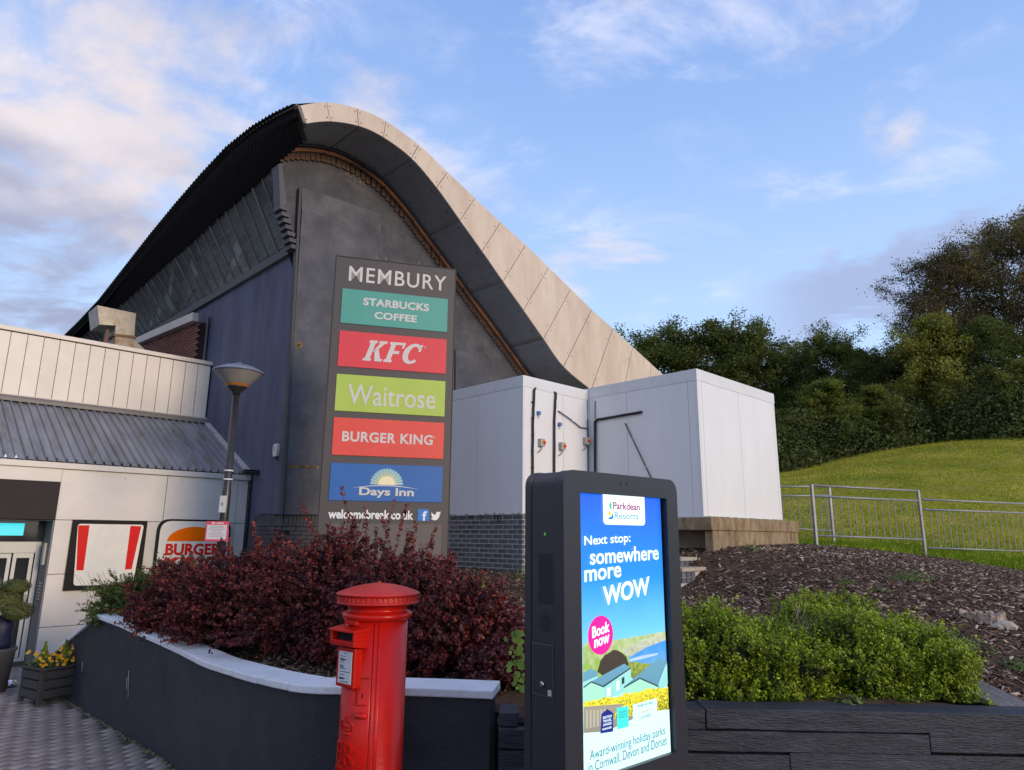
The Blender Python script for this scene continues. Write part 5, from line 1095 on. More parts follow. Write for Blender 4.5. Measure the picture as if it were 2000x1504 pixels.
# ------------------------------------------------------------------ planters and small things by the door
pw = mat('dark_planter_wood', (.035, .034, .037), .8, scale=6, col2=(.06, .057, .06), bump=.5, bscale=30, stretch=(2, 2, 8))
pt_ = thing('wooden_planter', 'dark slatted wooden planter of yellow pansies against the black wall', 'planter', (-5.60, 8.72, .03), rad(60))
W_, D_, H_ = .46, .46, .34      # local x: to the right-back, local y: to the left-back
for x in (0, W_-.05):
    for y in (0, D_-.05): MB().box(x, x+.05, y, y+.05, 0, .39).build('post', pw, pt_, bevel=.004)
for k in range(3):
    z = .07+k*.108
    for (x0_, x1_, y0_, y1_) in ((.052, W_-.052, -.008, .014), (.052, W_-.052, D_-.014, D_+.008), (-.008, .014, .052, D_-.052), (W_-.014, W_+.008, .052, D_-.052)):
        MB().box(x0_, x1_, y0_, y1_, z, z+.088).build('slat', pw, pt_, bevel=.004)
MB().box(-.02, W_+.02, -.02, .03, .39, .415).box(-.02, W_+.02, D_-.03, D_+.02, .39, .415).box(-.02, .03, .03, D_-.03, .39, .415).box(W_-.03, W_+.02, .03, D_-.03, .39, .415).build('rim', pw, pt_, bevel=.004)
MB().box(.02, W_-.02, .02, D_-.02, .05, .36).build('soil', flat('potting_soil', (.03, .022, .016), 1), pt_)
petal = mat('yellow_petal', (.80, .36, .01), .6, scale=3, col2=(.85, .50, .02), island=.15, trans=.25)
leaf_g = mat('pansy_leaf', (.035, .075, .02), .6, scale=5, col2=(.07, .13, .03), island=.4, trans=.2)
P = np.stack([RNG.uniform(0, W_, 900), RNG.uniform(0, D_, 900), .38+np.abs(RNG.normal(0, .06, 900))], 1); add_obj('leaves', leaf_mesh('leaves', P, unit(900)+np.array([0, 0, .8]), RNG.uniform(.03, .055, 900)), leaf_g, pt_)
fme = []
mb = MB()
for k in range(5):
    t = k*2*math.pi/5; c_, s_ = math.cos(t), math.sin(t); mb.add([(0, 0, .002), (c_*.018-s_*.016, s_*.018+c_*.016, .004), (c_*.034, s_*.034, .0), (c_*.018+s_*.016, s_*.018-c_*.016, .004)], [(0, 3, 2, 1)])
mb.lathe([(.006, .004), (.006, .008)], 6); me_f = bpy.data.meshes.new('flower'); me_f.from_pydata(mb.v, [], mb.f); me_f.materials.append(petal)
for k in range(64):
    o = bpy.data.objects.new('flower', me_f); COL.objects.link(o); o.parent = pt_; x, y = random.uniform(-.02, W_), random.uniform(-.03, D_)
    if k < 26: x = random.uniform(.0, W_); y = random.uniform(-.06, .12)
    o.location = (x, y, random.uniform(.43, .52) if k < 34 else random.uniform(.5, .62)); o.rotation_euler = (random.uniform(.3, 1.3), random.uniform(-.5, .5), random.uniform(-1.6, .3)); s_ = random.uniform(.5, .85); o.scale = (s_, s_, s_)
def cone_foliage(n, h, r, z0, c=(0, 0)):
    t = RNG.random(n)**.8; a = RNG.random(n)*6.28; rr = r*(1-t)*RNG.random(n)**.4; P = np.stack([c[0]+rr*np.cos(a), c[1]+rr*np.sin(a), z0+t*h], 1); D = np.stack([np.cos(a), np.sin(a), RNG.normal(0, .4, n)], 1); return P, D
for (cx_, cy_, hh) in ((.30, .12, .30), (.15, .30, .28)):
    P, D = cone_foliage(700, hh, .09, .40, (cx_, cy_)); add_obj('conifer_sprig', leaf_mesh('conifer_sprig', P, D, RNG.uniform(.02, .04, 700)), mat('lime_conifer', (.16, .22, .02), .7, scale=6, col2=(.26, .30, .03), island=.3, trans=.2), pt_)
pp_ = atZ(6, 1352, 0.02)
cq = thing('potted_conifer', 'dark grey pot with a blue wrapped spreading conifer beside the glass door', 'potted plant', (pp_[0]-.17, pp_[1], .03))
MB().lathe([(.17, 0), (.21, .48), (.225, .5), (.225, .53), (.19, .53), (.18, .45)], 24).build('pot', mat('grey_pot', (.06, .06, .07), .7, var=.2, scale=5), cq)
MB().lathe([(.0, .50), (.13, .51), (.16, .60), (.15, .72), (.165, .80), (.12, .9), (.0, .95)], 9).build('blue_cover', mat('blue_cover', (.010, .014, .05), .6, var=.3, scale=6, bump=.8, bscale=8), cq)
MB().tube([(0, 0, .5), (.03, .0, 1.0), (.1, -.02, 1.25)], [.03, .022, .012], 8).build('stem', flat('bark_dark', (.05, .035, .025), .9), cq)
for (dx, dy, dz_, r) in ((.0, 0, 1.12, .26), (.24, -.06, 1.0, .2), (-.2, 0, 1.2, .25), (.05, .1, 1.3, .18)):
    n = 2200; u = unit(n); P = u*RNG.random((n, 1))**.4*np.array([r, r, r*.6])+np.array([dx, dy, dz_]); add_obj('foliage', leaf_mesh('foliage', P, u+np.array([0, 0, .3]), np.stack([RNG.uniform(.015, .02, n), RNG.uniform(.05, .08, n), np.full(n, .02)], 1)), mat('conifer_needles', (.045, .08, .02), .7, scale=5, col2=(.14, .13, .03), island=.4, trans=.15), cq)
bw_ = atZ(17, 1336, .05)
bo = thing('metal_bowl', 'small shiny metal bowl on the ground near the glass door', 'bowl', (bw_[0], bw_[1], .03))
MB().lathe([(.09, 0), (.10, .015), (.075, .06), (.065, .06), (.05, .015), (0, .012)], 24).build('bowl', flat('shiny_steel', (.75, .75, .75), .2, metal=1), bo)
# ------------------------------------------------------------------ railings
gal = mat('galvanised_rail', (.30, .31, .32), .5, var=.15, scale=8, metal=.3, dirt_or_glare=(.2, .2, .19), dscale=10, damt=.5)
def railing(label, p, q, zt0, zt1, zb0, zb1, posts, n, foot0, foot1, group, gap=.20):
    p = np.array(p); q = np.array(q); ln = np.linalg.norm(q-p); t = thing('railing', label, 'railing', (p[0], p[1], min(foot0, foot1)), math.atan2(q[1]-p[1], q[0]-p[0]), group, (0, 0, min(foot0, foot1)))
    Lz = lambda a, b, x: a+(b-a)*x/ln; r = .02
    for dz_ in (0, -gap): MB().tube([(0, 0, zt0+dz_), (ln, 0, zt1+dz_)], r, 8).build('rail', gal, t)
    MB().tube([(0, 0, zb0), (ln, 0, zb1)], .017, 8).build('rail', gal, t)
    for x in posts: MB().box(x-.025, x+.025, -.025, .025, Lz(foot0, foot1, x)-.15, Lz(zt0, zt1, x)+.02).build('post', gal, t, bevel=.003)
    for k in range(1, n):
        x = ln*k/n; MB().tube([(x, 0, Lz(zb0, zb1, x)), (x, 0, Lz(zt0, zt1, x)-gap)], .0085, 6, False).build('baluster', gal, t)
    return t
A1 = atY(1595, 1065, 13); A2 = atY(1808, 1087, 13.95); zz = lambda x, y, Y: float(atY(x, y, Y)[2])
railing('galvanised railing section between the two tall posts, on the mulch bank', A1[:2], A2[:2], zz(1595, 948, 13), zz(1805, 959, 13.95), zz(1600, 1046, 13), zz(1808, 1054, 13.95), (0, float(np.linalg.norm(A2[:2]-A1[:2]))), 16, A1[2], A2[2], 'railing sections on the bank')
A3 = atY(1815, 1087, 14.0); d_ = (A2[:2]-A1[:2]); A4 = A3[:2]+d_*1.25
def zl_(x, y): p = onpl(x, y, A3, np.array([-d_[1], d_[0], 0])); return float(p[2])
zA = zl_(1815, 976); zB_ = zl_(2000, 984); zC = zl_(1815, 1070); zD = zl_(2000, 1077)
p20 = onpl(2000, 1000, A3, np.array([-d_[1], d_[0], 0])); f20 = np.linalg.norm(p20[:2]-A3[:2])/np.linalg.norm(A4-A3[:2])
railing('lower galvanised railing section running out of the frame on the right', A3[:2], A4, zA, zA+(zB_-zA)/f20, zC, zC+(zD-zC)/f20, (float(np.linalg.norm(A4-A3[:2])),), 20, A2[2], A2[2]-.2, 'railing sections on the bank', .2)
B1 = atY(1505, 950, 15.0); B2 = atY(1630, 1068, 15.2)
railing('farther galvanised railing section beside the right cold store corner', B1[:2], B2[:2], zz(1512, 951, 15), zz(1626, 950, 15.2), zz(1512, 1030, 15), zz(1628, 1037, 15.2), (0.0, float(np.linalg.norm(B2[:2]-B1[:2]))), 11, zz(1512, 1040, 15), B2[2], 'railing sections on the bank')
# ------------------------------------------------------------------ stump and stones
sp0 = atY(1925, 1222, 7.0); gz = H1(sp0[0], sp0[1]); stump_m = mat('stump_wood', (.15, .09, .055), .9, scale=12, col2=(.60, .50, .40), bump=1, bscale=30, stretch=(3, 3, .6))
su = thing('tree_stump', 'low weathered tree stump with a split grey top on the mulch', 'stump', (sp0[0], sp0[1], gz-.05))
n = 26; V = []; rs = [.19+.03*math.sin(3*t)+random.uniform(-.012, .012) for t in np.linspace(0, 6.28, n+1)[:-1]]
for z, k in ((0, 1.15), (.05, 1.03), (.11, .97)):
    for i, t in enumerate(np.linspace(0, 6.28, n+1)[:-1]): V.append((rs[i]*k*math.cos(t), rs[i]*k*math.sin(t), z+(random.uniform(-.03, .03) if z > .1 else 0)))
F = [(j*n+i, j*n+(i+1) % n, (j+1)*n+(i+1) % n, (j+1)*n+i) for j in range(2) for i in range(n)]
V.append((.02, .03, .06)); F += [(2*n+i, 2*n+(i+1) % n, 3*n) for i in range(n)]
MB().add(V, F).build('trunk', stump_m, su)
MB().add([(-.17, -.02, .10), (.0, -.03, .07), (.17, .05, .10), (.17, .0, .10), (0, -.085, .075), (-.17, -.06, .10)], [(0, 1, 4, 5), (1, 2, 3, 4)]).build('crack', flat('crack_dark', (.03, .025, .02), 1), su)
for (x, y, s_, lab) in ((1963, 1217, .10, 'flat pale stone touching the right side of the stump'), (1950, 1228, .065, 'small round pale stone just in front of the stump')):
    p = atY(x, y, 6.75); g_ = H1(p[0], p[1]); t = thing('stone', lab, 'stone', (p[0], p[1], g_-.01), random.random()*3)
    mb = MB(); me = bpy.data.meshes.new('rock'); import bmesh; bm_ = bmesh.new(); bmesh.ops.create_icosphere(bm_, subdivisions=2, radius=s_)
    for v in bm_.verts: v.co *= random.uniform(.82, 1.12); v.co.z = v.co.z*.55+s_*.3
    bm_.to_mesh(me); bm_.free(); add_obj('rock', me, mat('pale_stone', (.42, .37, .30), .9, var=.2, scale=9, bump=.5), t)
# ------------------------------------------------------------------ mulch chips
def rnd_rot(n, up=1.0): return rot_to(unit(n)*.55+np.array([0, 0, up]))
def area_pts(n, x0, x1, y0, y1, poly, power=1.6):
    out = []; tot = 0
    while tot < n:
        x = RNG.uniform(x0, x1, n*2); y = RNG.uniform(y0, y1, n*2); k = in_poly(x, y, poly) & (RNG.random(n*2) < (y0/y)**power)
        out.append(np.stack([x[k], y[k]], 1)); tot += k.sum()
    return np.vstack(out)[:n]
xy = area_pts(46000, -3.2, 9.6, 5.0, 14.2, MULCH); P = np.c_[xy, hz(xy[:, 0], xy[:, 1])+.008]
CH_V = [(-.5, -.5, -.5), (.5, -.35, -.5), (.4, .5, -.5), (-.5, .4, -.5), (-.42, -.4, .5), (.45, -.4, .5), (.4, .4, .3), (-.4, .45, .5)]; CH_F = [(4, 5, 6, 7), (0, 1, 5, 4), (1, 2, 6, 5), (2, 3, 7, 6), (3, 0, 4, 7)]
S = np.stack([RNG.uniform(.009, .026, len(P)), RNG.uniform(.03, .105, len(P)), RNG.uniform(.004, .012, len(P))], 1)
V, F = scatter(CH_V, CH_F, P, rnd_rot(len(P), .9), S)
mi = np.repeat(RNG.choice(3, len(P), p=[.50, .35, .15]), 5)
chip = mesh_np('mulch_chips', V, F, mi=mi)
o = add_obj('mulch_chips', chip, [mat('chip_dark', (.060, .035, .022), .9, var=.2, island=.45), mat('chip_brown', (.16, .098, .066), .9, var=.2, island=.4), mat('chip_pale', (.40, .31, .24), .85, var=.2, island=.4)], None); o['kind'] = 'stuff'
# ------------------------------------------------------------------ lawn grass
n = 90000; y = 11.5+21*RNG.random(n)**1.25; x = (y*.34)+RNG.random(n)*y*.46; k = ~in_poly(x, y, MULCH); x, y = x[k], y[k]
P = np.c_[x, y, hz(x, y)-.058]; n = len(P); hgt = np.where(RNG.random(n) < .06, RNG.uniform(.04, .09, n), RNG.uniform(.010, .035, n))+.04*0*(1+(y-12)*.03); wth = RNG.uniform(.012, .028, n)*(1+(y-12)*.05)
TV = [(-.5, 0, 0), (.5, 0, 0), (.12, .15, 1), (-.12, .1, 1)]; V, F = scatter(TV, [(0, 1, 2, 3)], P, rot_to(unit(n)*.35+np.array([0, 0, 1])), np.stack([wth, hgt*.6, hgt], 1))
gm = mat('grass_blade', (.16, .23, .012), .7, scale=.45, col2=(.42, .40, .045), island=.35, trans=.45, spec=.2, dirt_or_glare=(.42, .31, .11), dscale=1.1, damt=.75); o = add_obj('grass', mesh_np('grass', V, F), gm, None); o['kind'] = 'stuff'
# brighter, longer grass along the foot of the slope, with dandelions
n = 9000; s_ = RNG.random(n); base = np.array([[5.6, 13.3], [6.7, 13.7], [8.3, 14.1], [9.9, 13.3], [12, 10.5]]); tt = s_*(len(base)-1); i_ = np.minimum(tt.astype(int), 3); xy = base[i_]+(base[i_+1]-base[i_])*(tt-i_)[:, None]+RNG.normal(0, .55, (n, 2))+np.array([.35, .5]); kk = ~in_poly(xy[:, 0], xy[:, 1], MULCH); xy = xy[kk]; n = len(xy)
P = np.c_[xy, hz(xy[:, 0], xy[:, 1])-.05]; h_ = RNG.uniform(.06, .17, n); V, F = scatter(TV, [(0, 1, 2, 3)], P, rot_to(unit(n)*.4+np.array([0, 0, 1])), np.stack([RNG.uniform(.012, .03, n), h_*.5, h_], 1))
o = add_obj('grass', mesh_np('grass', V, F), mat('lush_grass', (.15, .26, .015), .7, scale=1, col2=(.28, .38, .03), island=.3, trans=.35, spec=.2), None); o['kind'] = 'stuff'
P = P[RNG.random(n) < .03]; m_ = 260; yy = RNG.uniform(23, 30, m_); xx = yy*(.40+.34*RNG.random(m_)); P = np.vstack([P+np.array([0, 0, .09]), np.c_[xx, yy, hz(xx, yy)+.02]]); V, F = scatter(LEAF_V, LEAF_F, P, rot_to(unit(len(P))*.5+np.array([0, -.5, 1])), RNG.uniform(.03, .06, len(P)))
o = add_obj('dandelions', mesh_np('dandelions', V, F), mat('dandelion', (.75, .5, .02), .7), None); o['kind'] = 'stuff'
# ------------------------------------------------------------------ shrubs
def stems(n, C_, R_, z0, up=.9, k=7, seedpt=None, droop=.25, long_=0.):
    """arching stems from near the shrub's foot out to its envelope; returns list of polylines"""
    out = []
    for i in range(n):
        a = random.uniform(0, 2*math.pi); el = math.asin(random.uniform(.02, 1)**.75); d = np.array([math.cos(a)*math.cos(el)*R_[0], math.sin(a)*math.cos(el)*R_[1], math.sin(el)*R_[2]])
        l = random.uniform(.72, 1.0)*(1+(random.random()**6)*long_); st = C_+np.array([random.gauss(0, R_[0]*.18), random.gauss(0, R_[1]*.18), 0]); st[2] = z0; e = C_+d*l; e[2] = max(e[2], z0+.06)
        mid = (st+e)/2+np.array([0, 0, abs(e[2]-st[2])*.22+random.uniform(0, droop)*R_[2]]); t = np.linspace(0, 1, k)[:, None]
        p = (1-t)**2*st+2*t*(1-t)*mid+t*t*e+np.cumsum(RNG.normal(0, .008, (k, 3)), axis=0); out.append(p)
    return out
def shrub(label, cat, C_, R_, z0, ns, leaves_per, size, m_leaf, group=None, name='shrub', oval=False, long_=0.25, side=3, inner=.35, twig_m=None, tip=None):
    t = thing(name, label, cat, (C_[0], C_[1], z0), 0, group, (C_[0], C_[1], z0)); C_ = np.array(C_, float); of = np.array([C_[0], C_[1], z0])
    ls = stems(ns, C_, R_, z0, long_=long_); mb = MB(); LPp = []; LD = []; LT = []
    for p in ls:
        if random.random() < .35: mb.tube(p[::2]-of, [.006, .0045, .003, .002][:len(p[::2])], 4, False)
        subs = [p]
        for _ in range(side):
            i = random.randint(3, len(p)-2); d = p[i+1]-p[i]; d = d/np.linalg.norm(d)+RNG.normal(0, .55, 3)+np.array([0, 0, .25]); d /= np.linalg.norm(d); l = random.uniform(.08, .22)*(R_[2]/.9); subs.append(np.array([p[i]+d*l*q for q in np.linspace(0, 1, 4)]))
        for q in subs:
            m_ = leaves_per if q is p else leaves_per//2
            tt = (inner+(1-inner)*RNG.random(m_)**.8)*(len(q)-1) if q is p else RNG.random(m_)*(len(q)-1.001); i = np.minimum(tt.astype(int), len(q)-2); f_ = (tt-i)[:, None]; dd = q[i+1]-q[i]; pos = q[i]*(1-f_)+q[i+1]*f_
            off = unit(m_); LPp.append(pos+off*size*.8); LD.append(off+np.array([0, 0, .4])); LT.append((tt/(len(q)-1) > .8) if q is p else (RNG.random(m_) < .25))
    P = np.vstack(LPp)-of; D = np.vstack(LD); n = len(P); V, F = scatter(OVAL_V if oval else LEAF_V, OVAL_F if oval else LEAF_F, P, rot_to(D), RNG.uniform(.65, 1.25, n)*size*1.45)
    tipm = (np.concatenate(LT) & (RNG.random(n) < .7)).astype(int); add_obj('foliage', mesh_np('foliage', V, F, mi=np.repeat(tipm, 2) if oval else tipm), [m_leaf, tip or m_leaf], t)
    mb.build('twigs', twig_m or mat('twig', (.06, .03, .025), .8), t, off=(0, 0, 0)); return t
barb = mat('barberry_leaf', (.055, .010, .014), .55, scale=1.6, col2=(.125, .020, .024), island=.6, trans=.22, dirt_or_glare=(.045, .014, .025), dscale=2.5, damt=.6)
barb_bright = mat('barberry_tip', (.19, .026, .022), .55, scale=2, col2=(.29, .045, .034), island=.4, trans=.3)
def W3(px, py, Y): return atY(px, py, Y)
def SH(px, topy, Y, rx, ry, z0=1.0): p = W3(px, topy, Y); return (p[0], Y, z0), (rx, ry, p[2]-z0)
GS = 'dark red barberry shrubs behind the white coping'
for lab, (c_, r_), ns in (
    ('dark red barberry shrub in front of the burger sign, leftmost of the red ones', SH(400, 1108, 7.9, .85, .62), 430),
    ('dark red barberry shrub below the alarm box with tall loose sprays', SH(510, 1078, 7.3, .92, .75), 520),
    ('dark red barberry shrub hiding the foot of the pylon sign', SH(660, 1066, 6.7, 1.0, .85), 620),
    ('dark red barberry shrub right behind the red pillar box', SH(790, 1092, 6.2, .85, .8), 560),
    ('dark red barberry shrub between the pillar box and the kiosk', SH(905, 1150, 5.6, .62, .55), 420)):
    shrub(lab, 'shrub', c_, r_, 1.0, int(ns*1.15), 66, .023, barb, GS, 'barberry_shrub', True, .42, tip=barb_bright)
shrub('low dark red barberry clump on the mulch against the kiosk', 'shrub', *SH(985, 1245, 5.15, .36, .36), 1.0, 160, 46, .022, barb, GS, 'barberry_shrub', True, .15)
# tall single sprays standing above the bush, in front of the pylon and the hall
sprays = thing('barberry_spray', 'loose upright red barberry shoots in front of the lower pylon sign', 'shrub', (-2.2, 7.4, 1.2), 0, None, (-2.2, 7.4, 1.2))
LPp = []; LD = []; mb = MB()
for (x0, y0, x1, y1) in ((640, 1090, 585, 978), (700, 1090, 665, 950), (720, 1085, 712, 990), (742, 1080, 770, 975), (760, 1090, 795, 985), (690, 1100, 690, 1010), (800, 1090, 812, 1020), (830, 1100, 850, 1030), (660, 1100, 640, 1020), (520, 1110, 505, 1045), (500, 1120, 495, 1020), (560, 1110, 545, 1070), (610, 1100, 622, 1040), (780, 1100, 745, 1010), (455, 1120, 448, 1050), (870, 1120, 880, 1075), (730, 1100, 735, 1030), (675, 1105, 668, 1040), (385, 1120, 372, 1080), (825, 1120, 822, 1065)):
    Yb = 7.3+random.uniform(-.5, .3); a_ = atY(x0, y0+60, Yb); b_ = atY(x1, y1, Yb-.1); mid = (a_+b_)/2+np.array([(x0-x1)*.0008, 0, .06]); t_ = np.linspace(0, 1, 9)[:, None]; q = (1-t_)**2*a_+2*t_*(1-t_)*mid+t_*t_*b_
    mb.tube(q-np.array([-2.2, 7.4, 1.2]), list(np.linspace(.004, .0015, 9)), 4, False); m_ = 90; tt = (.15+.85*RNG.random(m_))*7.99; i = tt.astype(int); f_ = (tt-i)[:, None]; pos = q[i]*(1-f_)+q[i+1]*f_; off = unit(m_); LPp.append(pos+off*.022); LD.append(off)
P = np.vstack(LPp)-np.array([-2.2, 7.4, 1.2]); add_obj('foliage', leaf_mesh('foliage', P, np.vstack(LD), RNG.uniform(.026, .048, len(P)), True), barb_bright, sprays); mb.build('stems', mat('twig', (.06, .03, .025), .8), sprays, off=(0, 0, 0), kind='stuff')
green1 = mat('green_shrub_leaf', (.07, .105, .02), .6, scale=2, col2=(.19, .23, .045), island=.45, trans=.3)
shrub('feathery green shrub behind the coping at the far left of the red bushes', 'shrub', *SH(272, 1120, 8.75, .62, .40, .95), .95, 340, 50, .018, green1, None, 'green_shrub', False, .5)
shrub('green shrub half buried in the red bushes below the burger sign', 'shrub', *SH(352, 1092, 8.6, .55, .4, 1.0), 1.0, 260, 46, .018, green1, None, 'green_shrub', False, .3)
shrub('yellow leaved shrub on the mulch between the red bush and the brick base', 'shrub', *SH(945, 1148, 6.6, .26, .25, 1.15), 1.15, 60, 26, .02, mat('yellow_leaf', (.34, .25, .02), .6, scale=3, col2=(.45, .36, .04), island=.3, trans=.3), None, 'yellow_shrub', False, .4)
# climbing plant with large pale leaves beside the kiosk
bi = thing('bindweed', 'pale green large leaved climber next to the left edge of the kiosk', 'climbing plant', (.06, 4.75, 1.1), 0, None, (.06, 4.75, 1.1))
HV = [(0, -.5, 0), (.42, -.3, .05), (.5, .12, .08), (.22, .3, .04), (0, .62, -.05), (-.22, .3, .04), (-.5, .12, .08), (-.42, -.3, .05)]; HF = [(0, 1, 2, 3), (0, 3, 4, 5), (0, 5, 6, 7)]
pts = []; mb = MB(); prev = None
for k in range(46): pts.append(atY(random.gauss(1013, 9), random.uniform(1235, 1350), random.uniform(4.5, 4.8)))
P = np.array(pts)-np.array([.06, 4.75, 1.1]); V, F = scatter(HV, HF, P, rot_to(unit(46)*.5+np.array([-.1, -1, .35])), RNG.uniform(.022, .055, 46)); add_obj('leaves', mesh_np('leaves', V, F), mat('bindweed_leaf', (.13, .24, .03), .5, scale=8, col2=(.20, .33, .05), island=.25, trans=.3), bi)
MB().tube(sorted([tuple(p) for p in P[:10]], key=lambda q: q[2]), .003, 5).build('stem', flat('green_stem', (.10, .13, .03)), bi)
# box hedge plants behind the sleepers
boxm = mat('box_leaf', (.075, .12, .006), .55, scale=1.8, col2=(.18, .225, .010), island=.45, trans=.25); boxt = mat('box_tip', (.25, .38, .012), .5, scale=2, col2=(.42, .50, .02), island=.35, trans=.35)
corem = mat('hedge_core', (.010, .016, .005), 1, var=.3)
def boxplant(label, C_, R_, n, group):
    C_ = np.array(C_); z0 = C_[2]; t = thing('box_shrub', label, 'shrub', tuple(C_), 0, group, tuple(C_))
    # upright leafy shoots over a lumpy mound
    ns = n//38; u = unit(ns*2); u = u[u[:, 2] > -.12][:ns]; ns = len(u)
    lump = 1+.10*np.sin(u[:, 0]*7+C_[0]*9)+.09*np.sin(u[:, 1]*8+u[:, 2]*9+C_[1]*7)+.07*np.sin(u[:, 2]*11+u[:, 0]*5)
    sq = (np.abs(u)**3.2).sum(1)**(-1/3.2)
    S0 = u*sq[:, None]*lump[:, None]*np.array(R_)*RNG.uniform(.80, 1.0, ns)[:, None]
    d = u*.55+np.array([0, 0, 1.0])+RNG.normal(0, .22, (ns, 3)); d /= np.linalg.norm(d, axis=1, keepdims=True); L_ = RNG.uniform(.05, .12, ns)+.10*(RNG.random(ns)**7)
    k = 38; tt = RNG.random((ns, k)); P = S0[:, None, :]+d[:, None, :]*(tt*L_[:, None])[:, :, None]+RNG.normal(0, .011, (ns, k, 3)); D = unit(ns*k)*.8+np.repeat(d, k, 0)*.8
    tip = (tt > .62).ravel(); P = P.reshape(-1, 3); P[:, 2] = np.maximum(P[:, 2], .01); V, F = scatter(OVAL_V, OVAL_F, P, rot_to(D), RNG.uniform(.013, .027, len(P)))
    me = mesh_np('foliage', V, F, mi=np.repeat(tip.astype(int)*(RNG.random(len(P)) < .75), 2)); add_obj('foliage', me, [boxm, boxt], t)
    bm_ = bmesh.new(); bmesh.ops.create_icosphere(bm_, subdivisions=4, radius=1)  # solid dark core stands in for the shade inside the foliage
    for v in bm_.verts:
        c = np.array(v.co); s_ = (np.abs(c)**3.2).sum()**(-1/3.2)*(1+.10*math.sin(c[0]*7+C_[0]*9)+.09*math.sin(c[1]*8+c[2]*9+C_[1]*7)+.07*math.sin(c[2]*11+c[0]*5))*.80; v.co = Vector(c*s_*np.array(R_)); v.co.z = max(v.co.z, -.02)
    me = bpy.data.meshes.new('shade_core'); bm_.to_mesh(me); bm_.free(); add_obj('shade_core', me, corem, t)
GB = 'box shrubs behind the black sleepers'
def BX(px, topy, Y, rx, ry, z0=1.07): p = atY(px, topy, Y+ry*.3); return (p[0], Y, z0), (rx, ry, p[2]-z0)
boxplant('green box shrub immediately right of the kiosk', *BX(1362, 1205, 4.95, .38, .42), 44000, GB)
boxplant('low green box shrub with dry twigs, second right of the kiosk', *BX(1480, 1240, 4.95, .33, .42), 30000, GB)
boxplant('tallest green box shrub in the middle behind the sleepers', *BX(1610, 1205, 5.15, .48, .58), 66000, GB)
boxplant('rightmost green box shrub at the end of the sleepers', *BX(1738, 1238, 4.98, .345, .42), 54000, GB)
boxplant('small green box shrub at the back, beneath the mulch slope', *BX(1610, 1178, 5.9, .42, .35, 1.15), 20000, GB)
tw = thing('dry_twigs', 'bundle of bare dry twigs between two box shrubs', 'twigs', (1.9, 5.0, 1.3), 0, None, (1.9, 5.0, 1.3)); mb = MB()
for k in range(34):
    a_ = atY(1545+random.gauss(0, 12), 1255+random.gauss(0, 8), 4.95); b_ = atY(1575+random.gauss(0, 22), 1205+random.gauss(0, 24), 5.1); mb.tube([a_-OFF[tw.name], (a_+b_)/2-OFF[tw.name]+RNG.normal(0, .012, 3), b_-OFF[tw.name]], .0016, 4, False)
mb.build('twig', flat('dry_twig', (.30, .24, .17), .9), tw, off=(0, 0, 0))
# weeds on the mulch
def weed(px, py, Y, r, h, n, lab, m_=None, sz=.03):
    p = atY(px, py, Y); g_ = H1(p[0], p[1]); t = thing('weed', lab, 'weed', (p[0], p[1], g_)); u = unit(n); u[:, 2] = np.abs(u[:, 2]); P = u*RNG.random((n, 1))**.5*np.array([r, r, h]); add_obj('leaves', leaf_mesh('leaves', P, u+np.array([0, -.3, .6]), RNG.uniform(.6, 1.4, n)*sz), m_ or mat('weed_leaf', (.07, .14, .02), .6, scale=3, col2=(.15, .22, .035), island=.35, trans=.3), t)
weed(1778, 1150, 8.6, .30, .13, 420, 'bushy dark green weed high on the mulch slope')
weed(1722, 1168, 8.0, .12, .05, 120, 'small flat green weed left of the tree stump', None, .022)
weed(1650, 1150, 8.4, .16, .07, 120, 'sparse yellowish weed above the middle hedge')
weed(1870, 1260, 6.2, .30, .14, 420, 'grassy weed between the hedge end and the stump')
weed(1985, 1280, 5.9, .16, .08, 160, 'low green weed at the right edge below the stump')
weed(945, 1115, 10.3, .18, .16, 110, 'thin green weed at the foot of the brick base', None, .04)
weed(1014, 1105, 10.7, .12, .26, 90, 'taller weed at the brick base corner', None, .04)
weed(1470, 1083, 10.6, .14, .10, 80, 'weed tuft by the underside of the concrete plinth', None, .03)
weed(1655, 1375, 4.42, .10, .06, 40, 'broad leaved weed on the sleeper in front of the hedge', None, .05)
bt_ = thing('bare_shrub_twigs', 'thin bare grey twigs behind the coping near the chicken shop sign', 'twigs', (-5.2, 8.9, .9), 0, None, (-5.2, 8.9, .9)); mb = MB()
for k in range(40):
    x = random.gauss(214, 22); a_ = atY(x+random.gauss(15, 10), 1200, 8.8); b_ = atY(x-random.uniform(-5, 25), 1200-random.uniform(30, 85), 8.8); mb.tube([a_-OFF[bt_.name], (a_*.5+b_*.5)-OFF[bt_.name]+np.array([.02, 0, .03]), b_-OFF[bt_.name]], .0018, 4, False)
mb.build('twig', flat('grey_twig', (.14, .12, .09), .9), bt_, off=(0, 0, 0))
